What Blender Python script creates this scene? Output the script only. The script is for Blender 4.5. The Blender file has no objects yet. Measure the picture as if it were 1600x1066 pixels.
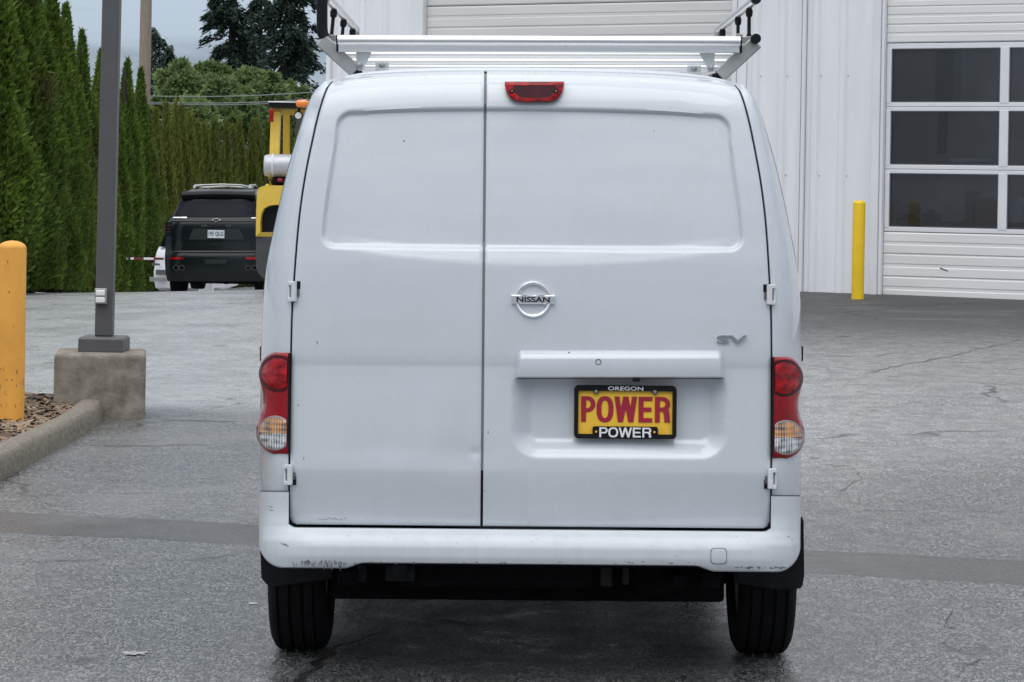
import bpy, bmesh, math, random
import numpy as np
from mathutils import Vector, Matrix, noise

R = math.radians
sc = bpy.context.scene
C = sc.collection
random.seed(4)
rng = np.random.default_rng(4)

# ------------------------------------------------------------------ camera
FPX, CAM_H, ROLL = 3880.0, 1.53, R(1.0)      # focal length in photo pixels, eye height, camera roll
HX, HY = 800.0, 300.0                        # horizon point in the 1600 px wide photo
cd = bpy.data.cameras.new('camera'); cam = bpy.data.objects.new('camera', cd); C.objects.link(cam)
cd.sensor_width = 36; cd.lens = FPX * 36 / 1600; cd.clip_end = 3000; cd.clip_start = .1
cd.shift_x = (800 - HX) / 1600; cd.shift_y = (HY - 533) / 1600
cr, sr = math.cos(ROLL), math.sin(ROLL)
cam.matrix_world = Matrix(((cr, -sr, 0, 0), (0, 0, -1, 0), (sr, cr, 0, CAM_H), (0, 0, 0, 1)))
sc.camera = cam

# ------------------------------------------------------------------ light
SUN_EL, SUN_AZ = R(58), R(200)
wd = bpy.data.worlds.new('World'); sc.world = wd; wd.use_nodes = True
nt = wd.node_tree; nt.nodes.clear()
def N(t, typ, **kw):
    n = t.nodes.new(typ)
    for k, v in kw.items(): setattr(n, k, v)
    return n
out = N(nt, 'ShaderNodeOutputWorld'); bg = N(nt, 'ShaderNodeBackground')
sky = N(nt, 'ShaderNodeTexSky', sky_type='NISHITA', sun_disc=False, sun_elevation=SUN_EL, sun_rotation=SUN_AZ)
tc = N(nt, 'ShaderNodeTexCoord'); sep = N(nt, 'ShaderNodeSeparateXYZ')
nt.links.new(tc.outputs['Generated'], sep.inputs[0])
el = N(nt, 'ShaderNodeValToRGB')             # overcast: zenith about three times the horizon
el.color_ramp.elements[0].position = .05; el.color_ramp.elements[0].color = (1.95, 2.4, 3.05, 1)
e_ = el.color_ramp.elements.new(.34); e_.color = (5.4, 5.8, 6.3, 1)
el.color_ramp.elements[1].position = 1; el.color_ramp.elements[1].color = (12.2, 12.3, 12.4, 1)
nt.links.new(sep.outputs[2], el.inputs[0])
mp = N(nt, 'ShaderNodeMapping'); mp.inputs['Scale'].default_value = (1, 1, 9); mp.inputs['Location'].default_value = (.0, .0, .35)
nt.links.new(tc.outputs['Generated'], mp.inputs[0])
cl = N(nt, 'ShaderNodeTexNoise'); cl.inputs['Scale'].default_value = 4.2; cl.inputs['Detail'].default_value = 6; cl.inputs['Roughness'].default_value = .55
nt.links.new(mp.outputs[0], cl.inputs['Vector'])
clr = N(nt, 'ShaderNodeValToRGB')
clr.color_ramp.elements[0].position = .38; clr.color_ramp.elements[0].color = (.46, .48, .53, 1)
clr.color_ramp.elements[1].position = .60; clr.color_ramp.elements[1].color = (1.26, 1.24, 1.22, 1)
nt.links.new(cl.outputs['Fac'], clr.inputs[0])
mul = N(nt, 'ShaderNodeMix', data_type='RGBA', blend_type='MULTIPLY'); mul.inputs[0].default_value = 1
nt.links.new(el.outputs[0], mul.inputs[6]); nt.links.new(clr.outputs[0], mul.inputs[7])
mx = N(nt, 'ShaderNodeMix', data_type='RGBA'); mx.inputs[0].default_value = .12
nt.links.new(mul.outputs[2], mx.inputs[6]); nt.links.new(sky.outputs[0], mx.inputs[7])
nt.links.new(mx.outputs[2], bg.inputs[0]); bg.inputs[1].default_value = .13
nt.links.new(bg.outputs[0], out.inputs[0])
sl = bpy.data.lights.new('sun', 'SUN'); sun = bpy.data.objects.new('sun', sl); C.objects.link(sun)
sl.energy = .7; sl.angle = R(50); sl.color = (1, .96, .9)
sd = Vector((math.sin(SUN_AZ) * math.cos(SUN_EL), math.cos(SUN_AZ) * math.cos(SUN_EL), math.sin(SUN_EL)))
sun.rotation_euler = sd.to_track_quat('Z', 'Y').to_euler()
vs = sc.view_settings; vs.view_transform = 'Standard'; vs.look = 'None'; vs.gamma = 1; vs.use_curve_mapping = False
vs.exposure = 0.38
sc.cycles.max_bounces = 8; sc.cycles.transparent_max_bounces = 12

# ------------------------------------------------------------------ measuring
def unroll(px, py, a):
    dx, dy = px - HX, py - HY
    return dx * math.cos(a) + dy * math.sin(a), -dx * math.sin(a) + dy * math.cos(a)
def W(px, py, Y):                             # photo pixel at depth Y -> world
    dx, dy = unroll(px, py, ROLL)
    return Vector((dx * Y / FPX, Y, CAM_H - dy * Y / FPX))
def sstep(a, b, x):
    t = min(1, max(0, (x - a) / (b - a))); return t * t * (3 - 2 * t)
def hermite(pts):
    pts = sorted(pts); X = [p[0] for p in pts]; Yv = [p[1] for p in pts]; n = len(X); m = []
    for i in range(n):
        if i in (0, n - 1): j = 1 if i == 0 else n - 1; m.append((Yv[j] - Yv[j-1]) / (X[j] - X[j-1]))
        else:
            a = (Yv[i] - Yv[i-1]) / (X[i] - X[i-1]); b = (Yv[i+1] - Yv[i]) / (X[i+1] - X[i])
            m.append(0 if a * b <= 0 else 2 * a * b / (a + b))
    def f(x):
        if x <= X[0]: return Yv[0]
        if x >= X[-1]: return Yv[-1]
        k = 0
        while X[k+1] < x: k += 1
        h = X[k+1] - X[k]; t = (x - X[k]) / h; t2 = t*t; t3 = t2*t
        return (2*t3-3*t2+1)*Yv[k] + (t3-2*t2+t)*h*m[k] + (-2*t3+3*t2)*Yv[k+1] + (t3-t2)*h*m[k+1]
    return f
PL = hermite([(-60, 0), (0, 0), (16.6, 0), (19.5, -.05), (26, .01), (31, .055), (34, .058), (38, .0), (44, -.36), (50, -.66), (60, -1.12), (80, -1.6), (400, -2)])
PR = hermite([(-60, 0), (8.5, 0), (11, .02), (20, .31), (25, .46), (27, .5), (400, .5)])
def G(x, y):                                  # height of the asphalt
    m = sstep(-1.6, 2.2, x)
    far = 1 - sstep(44, 60, y)
    tilt = .034 * (max(-9, min(-1, x)) + 3.6) * sstep(22, 33, y) * (1 - sstep(36, 46, y))
    return .0085 * max(-6, min(7, x)) * far + (1 - m) * (PL(y) + tilt) + m * PR(y)

# ------------------------------------------------------------------ mesh helpers
class MB:
    def __init__(s): s.v = []; s.f = []; s.st = []
    def add(s, vs, fs):
        o = len(s.v); s.st.append((o, len(s.f))); s.v += [tuple(p) for p in vs]; s.f += [tuple(i + o for i in f) for f in fs]; return s
    def box(s, c, d, rot=None):
        vs = []
        for z in (-.5, .5):
            for x, y in ((-.5, -.5), (.5, -.5), (.5, .5), (-.5, .5)):
                p = Vector((x * d[0], y * d[1], z * d[2]))
                if rot is not None: p = rot @ p
                vs.append(p + Vector(c))
        return s.add(vs, [(3,2,1,0), (4,5,6,7), (0,1,5,4), (1,2,6,5), (2,3,7,6), (3,0,4,7)])
    def bar(s, a, b, w, h, up=(0, 0, 1)):
        a, b = Vector(a), Vector(b); d = (b - a).normalized(); u = Vector(up)
        sx = d.cross(u).normalized(); uz = sx.cross(d).normalized()
        vs = []
        for p in (a, b):
            for i, j in ((-1,-1), (1,-1), (1,1), (-1,1)): vs.append(p + sx * (i * w / 2) + uz * (j * h / 2))
        return s.add(vs, [(0,1,2,3), (7,6,5,4), (0,4,5,1), (1,5,6,2), (2,6,7,3), (3,7,4,0)])
    def tube(s, path, r, n=12, cap=True):
        P = [Vector(p) for p in path]; rr = r if isinstance(r, (list, tuple)) else [r] * len(P)
        vs = []; u = None
        for i, p in enumerate(P):
            d = (P[min(i+1, len(P)-1)] - P[max(i-1, 0)]).normalized()
            if u is None: u = d.orthogonal().normalized()
            else: u = (u - d * u.dot(d)).normalized()
            w = d.cross(u)
            vs += [p + (u * math.cos(2*math.pi*k/n) + w * math.sin(2*math.pi*k/n)) * rr[i] for k in range(n)]
        fs = []
        for i in range(len(P) - 1):
            for k in range(n):
                k2 = (k + 1) % n; fs.append((i*n+k, i*n+k2, (i+1)*n+k2, (i+1)*n+k))
        if cap: fs += [tuple(range(n))[::-1], tuple((len(P)-1)*n + k for k in range(n))]
        return s.add(vs, fs)
    def lathe(s, prof, n=32, o=(0, 0, 0), axis='z'):  # prof (r, h) list
        vs = []; o = Vector(o)
        for r, h in prof:
            for k in range(n):
                a = 2 * math.pi * k / n; c, q = r * math.cos(a), r * math.sin(a)
                p = {'z': (c, q, h), 'x': (h, c, q), 'y': (c, h, q)}[axis]; vs.append(o + Vector(p))
        fs = []
        for i in range(len(prof) - 1):
            for k in range(n):
                k2 = (k + 1) % n; fs.append((i*n+k, i*n+k2, (i+1)*n+k2, (i+1)*n+k))
        fs += [tuple(range(n))[::-1], tuple((len(prof)-1)*n + k for k in range(n))]
        return s.add(vs, fs)
    def grid(s, rows, close=False):
        nc = len(rows[0]); vs = [p for r in rows for p in r]; fs = []
        for i in range(len(rows) - 1):
            for j in range(nc - (0 if close else 1)):
                j2 = (j + 1) % nc; fs.append((i*nc+j, i*nc+j2, (i+1)*nc+j2, (i+1)*nc+j))
        return s.add(vs, fs)
    def prism(s, poly, ext):                  # closed 3-D polygon pushed along ext
        n = len(poly); e = Vector(ext); P = [Vector(p) for p in poly]
        return s.add(P + [p + e for p in P], [tuple(range(n)), tuple(range(2*n-1, n-1, -1))] + [(i, i+n, (i+1)%n+n, (i+1)%n) for i in range(n)])
    def split(s):                             # one MB per piece that was added
        st = s.st + [(len(s.v), len(s.f))]; res = []
        for (v0, f0), (v1, f1) in zip(st[:-1], st[1:]):
            q = MB(); q.v = s.v[v0:v1]; q.f = [tuple(i - v0 for i in f) for f in s.f[f0:f1]]; res.append(q)
        return res
    def build(s, name, mat, parent=None, org=None, smooth=None, bevel=0, kind=None, seg=2):
        me = bpy.data.meshes.new(name)
        vs = s.v if org is None else [(a - org[0], b - org[1], c - org[2]) for a, b, c in s.v]
        me.from_pydata(vs, [], s.f); me.materials.append(mat)
        bm = bmesh.new(); bm.from_mesh(me); bmesh.ops.recalc_face_normals(bm, faces=bm.faces); bm.to_mesh(me); bm.free()
        if smooth is not None:
            me.polygons.foreach_set('use_smooth', [True] * len(me.polygons))
            if smooth < 179: me.set_sharp_from_angle(angle=R(smooth))
        o = bpy.data.objects.new(name, me); C.objects.link(o)
        if parent is not None: o.parent = parent
        if bevel:
            b = o.modifiers.new('bevel', 'BEVEL'); b.width = bevel; b.segments = seg; b.limit_method = 'ANGLE'; b.angle_limit = R(40); b.harden_normals = False
        if kind: o['kind'] = kind
        return o
def tag(o, label=None, cat=None, group=None, kind=None):
    for k, v in (('label', label), ('category', cat), ('group', group), ('kind', kind)):
        if v: o[k] = v
    return o
def thing(name, label, cat, loc=(0, 0, 0), group=None, rot=(0, 0, 0)):
    o = bpy.data.objects.new(name, None); C.objects.link(o); o.location = loc; o.rotation_euler = rot; o.empty_display_size = .2
    return tag(o, label, cat, group)
def part(m, name, mat, t, **kw):              # world-space mesh under an unrotated thing
    return m.build(name, mat, t, org=t['_o'] if '_o' in t else t.location, **kw)
def sub(m, name, mat, p, t, **kw):
    return m.build(name, mat, p, org=t.location, **kw)
def text_pts(body, w, h, extrude=.002, offset=0.0, shear=0.0):
    cu = bpy.data.curves.new('lettering', 'FONT'); cu.body = body; cu.extrude = .02; cu.offset = offset; cu.shear = shear; cu.resolution_u = 4
    o = bpy.data.objects.new('lettering', cu); C.objects.link(o)
    me = bpy.data.meshes.new_from_object(o.evaluated_get(bpy.context.evaluated_depsgraph_get()))
    C.objects.unlink(o); bpy.data.objects.remove(o)
    vs = np.array([v.co[:] for v in me.vertices]); fs = [tuple(p.vertices) for p in me.polygons]
    mn, mxx = vs.min(0), vs.max(0)
    x = (vs[:,0] - (mn[0]+mxx[0])/2) * w / (mxx[0]-mn[0]); z = (vs[:,1] - (mn[1]+mxx[1])/2) * h / (mxx[1]-mn[1])
    y = -np.sign(vs[:,2]) * extrude / 2
    bpy.data.meshes.remove(me)
    return np.stack([x, y, z], 1), fs
def text(m, body, c, w, h, tilt=0, **kw):
    vs, fs = text_pts(body, w, h, **kw); rm = Matrix.Rotation(tilt, 3, 'Y')
    return m.add([rm @ Vector(v) + Vector(c) for v in vs], fs)

def block_word(m, glyphs, c, w, h, d=.0016):   # heavy block capitals: (letter, x0, x1) spans over a unit-less width
    X0, X1 = glyphs[0][1], glyphs[-1][2]; kx = w / (X1 - X0); T_ = .195 * h; c = Vector(c); n_ = [0]
    def poly(pts):
        n_[0] += 1; y = -.00008 * n_[0]; m.prism([c + Vector((x, y - d, z)) for x, z in pts], (0, d, 0))
    def ring(o, i):
        n_[0] += 1; y = -.00008 * n_[0]
        m.grid([[c + Vector((x, y + q, z)) for x, z in lp_] for lp_, q in ((o, 0), (o, -d), (i, -d), (i, 0))], close=True)
    for L_, a, b_ in glyphs:
        x0 = (a - (X0 + X1) / 2) * kx; x1 = (b_ - (X0 + X1) / 2) * kx; t_, bt = h / 2, -h / 2; W_ = x1 - x0
        if L_ == 'O':
            lp = lambda rx, rz: [((x0 + x1) / 2 + rx * math.copysign(abs(math.cos(q)) ** .82, math.cos(q)), rz * math.copysign(abs(math.sin(q)) ** .82, math.sin(q))) for q in [2 * math.pi * k / 40 for k in range(40)]]
            ring(lp(W_ / 2, h / 2 * 1.02), lp(W_ / 2 - T_ * 1.0, h / 2 - T_ * .8))
        if L_ in 'PR':
            poly([(x0, bt), (x0 + T_, bt), (x0 + T_, t_), (x0, t_)])
            zb = t_ - h * (.62 if L_ == 'P' else .57); r_ = (t_ - zb) / 2
            def bowl(i):
                xs_ = x0 + T_ * .9 + (0 if i == 0 else T_ * .1); xe = x1 - (W_ * .0) - i; r2 = r_ - i * (.82); zc = (t_ + zb) / 2; rx = min(r2 * 1.0, (xe - xs_) * .8)
                return [(xs_, zc + r2), (xe - rx, zc + r2)] + [(xe - rx + rx * math.sin(q), zc + r2 * math.cos(q)) for q in [math.pi * k / 16 for k in range(1, 16)]] + [(xe - rx, zc - r2), (xs_, zc - r2)]
            ring(bowl(0), bowl(T_ * .95))
            if L_ == 'R':
                poly([(x0 + W_ * .48, zb + T_ * .6), (x1 - W_ * .10, zb + T_ * .75), (x1 - W_ * .03, bt + h * .28), (x1, bt), (x1 - T_ * 1.12, bt), (x1 - T_ * 1.22, bt + h * .26)])
        if L_ == 'E':
            poly([(x0, bt), (x0 + T_, bt), (x0 + T_, t_), (x0, t_)])
            for z1, xe in ((t_, x1), (T_ * .42, x1 - W_ * .06), (bt + T_ * .86, x1)): poly([(x0 + T_ * .9, z1 - T_ * .86), (xe, z1 - T_ * .86), (xe, z1), (x0 + T_ * .9, z1)])
        if L_ == 'W':
            q = T_ * 1.02; xm = (x0 + x1) / 2; xa, xb = x0 + W_ * .27, x1 - W_ * .27
            for p0, p1 in ((x0 + q / 2, xa), (xm, xa), (xm, xb), (x1 - q / 2, xb)): poly([(p0 - q / 2, t_), (p1 - q / 2, bt), (p1 + q / 2, bt), (p0 + q / 2, t_)])
POWER = (('P', 215, 395), ('O', 408, 622), ('W', 634, 920), ('E', 938, 1112), ('R', 1145, 1337))
# ------------------------------------------------------------------ materials
def mat(name, col, rough=.5, metal=0, coat=0, spec=.5, var=.0, vscale=6, bump=0, bscale=40, bdist=.01, col2=None, stretch=(1, 1, 1), coatrough=.05, rvar=0, detail=5):
    m = bpy.data.materials.new(name); m.use_nodes = True; t = m.node_tree; b = t.nodes['Principled BSDF']
    b.inputs['Base Color'].default_value = (*col, 1); b.inputs['Roughness'].default_value = rough; b.inputs['Metallic'].default_value = metal
    b.inputs['Coat Weight'].default_value = coat; b.inputs['Coat Roughness'].default_value = coatrough; b.inputs['Specular IOR Level'].default_value = spec
    if var or bump or col2 or rvar:
        tcn = N(t, 'ShaderNodeTexCoord'); mpn = N(t, 'ShaderNodeMapping'); mpn.inputs['Scale'].default_value = stretch
        t.links.new(tcn.outputs['Object'], mpn.inputs[0])
    if var or col2 or rvar:
        n = N(t, 'ShaderNodeTexNoise'); n.inputs['Scale'].default_value = vscale; n.inputs['Detail'].default_value = detail; n.inputs['Roughness'].default_value = .6
        t.links.new(mpn.outputs[0], n.inputs['Vector'])
    if var or col2:
        r = N(t, 'ShaderNodeValToRGB'); r.color_ramp.elements[0].position = .32; r.color_ramp.elements[1].position = .68
        c2 = col2 or tuple(min(1, c * (1 + var)) for c in col); c1 = col if col2 else tuple(c * (1 - var) for c in col)
        r.color_ramp.elements[0].color = (*c1, 1); r.color_ramp.elements[1].color = (*c2, 1)
        t.links.new(n.outputs['Fac'], r.inputs[0]); t.links.new(r.outputs[0], b.inputs['Base Color'])
    if rvar:
        mr = N(t, 'ShaderNodeMapRange'); mr.inputs[1].default_value = .3; mr.inputs[2].default_value = .7; mr.inputs[3].default_value = rough - rvar; mr.inputs[4].default_value = rough + rvar
        t.links.new(n.outputs['Fac'], mr.inputs[0]); t.links.new(mr.outputs[0], b.inputs['Roughness'])
    if bump:
        n2 = N(t, 'ShaderNodeTexNoise'); n2.inputs['Scale'].default_value = bscale; n2.inputs['Detail'].default_value = 4
        t.links.new(mpn.outputs[0], n2.inputs['Vector'])
        bp = N(t, 'ShaderNodeBump'); bp.inputs['Strength'].default_value = bump; bp.inputs['Distance'].default_value = bdist
        t.links.new(n2.outputs['Fac'], bp.inputs['Height']); t.links.new(bp.outputs[0], b.inputs['Normal'])
    return m
M = {}
M['van'] = mat('white_van_paint', (.575, .615, .652), .28, coat=1, coatrough=.05, var=.02, vscale=2.2, rvar=.05, bump=.02, bscale=1.6, bdist=.02)
def film(m, amt):
    t = m.node_tree; bs = t.nodes['Principled BSDF']; src = bs.inputs['Base Color'].links[0].from_socket; L = t.links.new
    tcn = N(t, 'ShaderNodeTexCoord'); mp_ = N(t, 'ShaderNodeMapping'); mp_.inputs['Scale'].default_value = (14, 14, .9); L(tcn.outputs['Object'], mp_.inputs[0])
    n1 = N(t, 'ShaderNodeTexNoise'); n1.inputs['Scale'].default_value = 1.6; n1.inputs['Detail'].default_value = 6; L(mp_.outputs[0], n1.inputs['Vector'])
    n2 = N(t, 'ShaderNodeTexNoise'); n2.inputs['Scale'].default_value = 2.6; n2.inputs['Detail'].default_value = 7; L(tcn.outputs['Object'], n2.inputs['Vector'])
    n3 = N(t, 'ShaderNodeTexNoise'); n3.inputs['Scale'].default_value = 120; n3.inputs['Detail'].default_value = 2; L(tcn.outputs['Object'], n3.inputs['Vector'])
    sp_ = N(t, 'ShaderNodeSeparateXYZ'); L(tcn.outputs['Object'], sp_.inputs[0])
    zr = N(t, 'ShaderNodeMapRange'); zr.inputs[1].default_value = 1.5; zr.inputs[2].default_value = .35; zr.inputs[3].default_value = .35; zr.inputs[4].default_value = 1; L(sp_.outputs[2], zr.inputs[0])
    ad = N(t, 'ShaderNodeMath', operation='MULTIPLY'); L(n1.outputs['Fac'], ad.inputs[0]); L(n2.outputs['Fac'], ad.inputs[1])
    mr_ = N(t, 'ShaderNodeMapRange'); mr_.inputs[1].default_value = .18; mr_.inputs[2].default_value = .40; L(ad.outputs[0], mr_.inputs[0])
    sp3 = N(t, 'ShaderNodeMapRange'); sp3.inputs[1].default_value = .66; sp3.inputs[2].default_value = .74; L(n3.outputs['Fac'], sp3.inputs[0])
    mx_ = N(t, 'ShaderNodeMath', operation='MULTIPLY_ADD'); mx_.inputs[1].default_value = 1.2; L(sp3.outputs[0], mx_.inputs[0]); L(mr_.outputs[0], mx_.inputs[2])
    f_ = N(t, 'ShaderNodeMath', operation='MULTIPLY'); L(mx_.outputs[0], f_.inputs[0]); L(zr.outputs[0], f_.inputs[1])
    f2 = N(t, 'ShaderNodeMath', operation='MULTIPLY', use_clamp=True); f2.inputs[1].default_value = amt; L(f_.outputs[0], f2.inputs[0])
    mc = N(t, 'ShaderNodeMix', data_type='RGBA'); L(f2.outputs[0], mc.inputs[0]); L(src, mc.inputs[6]); mc.inputs[7].default_value = (.30, .29, .27, 1); L(mc.outputs[2], bs.inputs['Base Color'])
film(M['van'], .09)
M['vanp'] = mat('white_bumper_plastic', (.58, .618, .648), .36, coat=.25, coatrough=.15, var=.05, vscale=5)
film(M['vanp'], .14)
M['hinge'] = mat('white_hinge_paint', (.66, .68, .69), .45, var=.1, vscale=60)
M['scuff'] = mat('grey_scuff', (.17, .17, .17), .7, var=.5, vscale=60)
M['seal'] = mat('grey_door_seal', (.10, .105, .11), .6)
M['black'] = mat('black_plastic', (.008, .008, .010), .6, spec=.2, var=.3, vscale=30)
M['under'] = mat('dark_underbody', (.005, .005, .006), .9, spec=.15, var=.4, vscale=14)
M['under2'] = mat('dusty_underbody_metal', (.018, .019, .020), .8, spec=.2, var=.4, vscale=20)
M['steel'] = mat('dull_steel', (.22, .21, .20), .45, metal=.8, var=.3, vscale=20)
M['rubber'] = mat('tyre_rubber', (.008, .008, .009), .9, spec=.18, var=.3, vscale=25, bump=.2, bscale=80, bdist=.003)
M['letter'] = mat('chrome_lettering', (.50, .51, .53), .16, metal=1)
M['chrome'] = mat('chrome', (.86, .87, .88), .08, metal=1)
M['alu'] = mat('brushed_aluminium', (.80, .79, .78), .27, metal=1, var=.06, vscale=30, stretch=(.15, 8, 8))
M['alugrey'] = mat('grey_aluminium', (.42, .42, .41), .42, metal=.7, var=.08, vscale=20)
M['bracket'] = mat('white_bracket', (.62, .66, .66), .45, var=.05)
M['red'] = mat('red_lens', (.27, .0015, .006), .10, spec=.2, coat=.45, coatrough=.03, var=.25, vscale=14)
M['redd'] = mat('dark_red_lens', (.055, .001, .004), .15, spec=.25, coat=.35, coatrough=.03, var=.3, vscale=20)
M['redb'] = mat('bright_red_lens', (.55, .006, .012), .10, spec=.2, coat=.45, coatrough=.03, col2=(.09, .001, .003), vscale=30, stretch=(1, 1, 1.6))
def flute(name, a, b, c):                     # fluted lens over a reflector: fine upright ribs, cross lines, dark bulb socket
    m = mat(name, a, .14, spec=.5, coat=1, coatrough=.02); t = m.node_tree; bs = t.nodes['Principled BSDF']
    tcn = N(t, 'ShaderNodeTexCoord')
    w1 = N(t, 'ShaderNodeTexWave', bands_direction='X'); w1.inputs['Scale'].default_value = 36; w1.inputs['Distortion'].default_value = .6; t.links.new(tcn.outputs['Object'], w1.inputs['Vector'])
    w2 = N(t, 'ShaderNodeTexWave', bands_direction='Z'); w2.inputs['Scale'].default_value = 17; w2.inputs['Distortion'].default_value = .8; t.links.new(tcn.outputs['Object'], w2.inputs['Vector'])
    n = N(t, 'ShaderNodeTexNoise'); n.inputs['Scale'].default_value = 26; n.inputs['Detail'].default_value = 2; t.links.new(tcn.outputs['Object'], n.inputs['Vector'])
    s1 = N(t, 'ShaderNodeMath', operation='MULTIPLY_ADD'); s1.inputs[1].default_value = .30; t.links.new(w1.outputs['Fac'], s1.inputs[0]); t.links.new(n.outputs['Fac'], s1.inputs[2])
    s2 = N(t, 'ShaderNodeMath', operation='MULTIPLY_ADD'); s2.inputs[1].default_value = .16; t.links.new(w2.outputs['Fac'], s2.inputs[0]); t.links.new(s1.outputs[0], s2.inputs[2])
    r = N(t, 'ShaderNodeValToRGB'); r.color_ramp.elements[0].position = .46; r.color_ramp.elements[0].color = (*c, 1)
    r.color_ramp.elements[1].position = .92; r.color_ramp.elements[1].color = (*b, 1); e = r.color_ramp.elements.new(.66); e.color = (*a, 1)
    t.links.new(s2.outputs[0], r.inputs[0]); t.links.new(r.outputs[0], bs.inputs['Base Color'])
    bs.inputs['Metallic'].default_value = .2
    return m
M['clear'] = flute('clear_fluted_lens', (.34, .35, .36), (.85, .87, .88), (.05, .05, .055))
M['amber'] = flute('amber_fluted_lens', (.36, .23, .14), (.80, .36, .10), (.09, .06, .05))
M['plate'] = mat('yellow_plate', (.92, .56, .045), .4, var=.04)
M['plred'] = mat('red_lettering', (.36, .012, .035), .45)
M['white'] = mat('white_lettering', (.80, .80, .80), .5)
M['platew'] = mat('white_licence_plate', (.62, .68, .70), .45)
M['dblue'] = mat('dark_blue_lettering', (.03, .05, .12), .5)
M['bolt'] = mat('bolt_metal', (.35, .35, .34), .35, metal=.9)
M['yellow'] = mat('yellow_bollard_paint', (.80, .38, .06), .55, var=.12, vscale=7, stretch=(1, 1, .4), bump=.15, bscale=9, bdist=.01)
M['yellowb'] = mat('bright_yellow_paint', (.82, .54, .01), .5, var=.06, vscale=6)
M['fork'] = mat('forklift_yellow', (.74, .50, .06), .4, coat=.3, var=.05)
M['forkd'] = mat('forklift_dark_grey', (.055, .058, .062), .6, var=.15)
M['tank'] = mat('grey_gas_cylinder', (.50, .51, .54), .4, metal=.3, var=.06)
M['amberl'] = mat('amber_beacon', (.85, .22, .01), .2, coat=1)
M['lamp'] = mat('lamp_glass', (.75, .75, .72), .15, coat=1)
M['suv'] = mat('dark_suv_paint', (.006, .010, .011), .22, spec=.2, coat=.2, coatrough=.03)
M['suvtrim'] = mat('suv_grey_panel', (.022, .028, .030), .35, spec=.3)
M['tint'] = mat('tinted_glass', (.006, .008, .014), .10, spec=.07)
M['carw'] = mat('white_car_paint', (.70, .71, .73), .3, coat=.8, coatrough=.04)
M['pole'] = mat('bronze_grey_pole_paint', (.085, .085, .088), .5, var=.05, vscale=8)
M['conc'] = mat('weathered_concrete', (.135, .115, .085), .9, col2=(.30, .275, .225), vscale=9, bump=.6, bscale=60, bdist=.006, detail=9)
M['kerb'] = mat('kerb_concrete', (.13, .115, .092), .9, col2=(.26, .23, .18), vscale=34, bump=.7, bscale=55, bdist=.008, detail=9)
M['soil'] = mat('dark_soil', (.045, .032, .022), .95, var=.3, vscale=20, bump=.6, bscale=30, bdist=.02)
M['wood'] = mat('grey_brown_wood', (.19, .145, .11), .85, col2=(.30, .25, .20), vscale=10, stretch=(6, 6, .4), bump=.3, bscale=20)
M['wire'] = mat('cable', (.22, .23, .22), .6)
M['bark'] = mat('bark', (.05, .038, .028), .95, var=.3, vscale=12, bump=.5, bscale=14)
M['wall'] = mat('white_metal_siding', (.78, .79, .81), .45, var=.055, vscale=1.6, stretch=(3, 3, .35), bump=.25, bscale=.9, bdist=.03, detail=8)
M['trim'] = mat('white_trim_metal', (.74, .75, .765), .45, var=.04, vscale=2)
M['gdoor'] = mat('white_door_section', (.76, .755, .745), .5, var=.05, vscale=1.2, stretch=(.4, 1, 5))
M['gdoor_old'] = mat('greying_door_section', (.66, .65, .635), .55, var=.05, vscale=1.2, stretch=(.4, 1, 5))
M['inner'] = mat('shop_wall', (.42, .41, .41), .9, var=.2, vscale=1.5)
M['card'] = mat('cardboard', (.34, .22, .12), .9, var=.1)
M['steelblue'] = mat('blue_grey_cabinet', (.10, .13, .17), .6)
M['redpaint'] = mat('barrier_red', (.16, .03, .03), .5)
def glass_mat():
    m = bpy.data.materials.new('grey_sheen_window_glass'); m.use_nodes = True; t = m.node_tree; t.nodes.clear()
    o = N(t, 'ShaderNodeOutputMaterial'); tr = N(t, 'ShaderNodeBsdfTransparent'); tr.inputs[0].default_value = (.60, .63, .68, 1)
    gl = N(t, 'ShaderNodeBsdfGlossy'); gl.inputs['Roughness'].default_value = .03; df = N(t, 'ShaderNodeBsdfDiffuse'); df.inputs[0].default_value = (.30, .29, .28, 1)
    fr = N(t, 'ShaderNodeFresnel'); fr.inputs[0].default_value = 1.5
    m1 = N(t, 'ShaderNodeMixShader'); m1.inputs[0].default_value = .055; t.links.new(tr.outputs[0], m1.inputs[1]); t.links.new(df.outputs[0], m1.inputs[2])  # diffuse grey share stands in for reflections on the panes
    m2 = N(t, 'ShaderNodeMixShader'); t.links.new(fr.outputs[0], m2.inputs[0]); t.links.new(m1.outputs[0], m2.inputs[1]); t.links.new(gl.outputs[0], m2.inputs[2])
    t.links.new(m2.outputs[0], o.inputs[0]); return m
M['glass'] = glass_mat()
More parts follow.
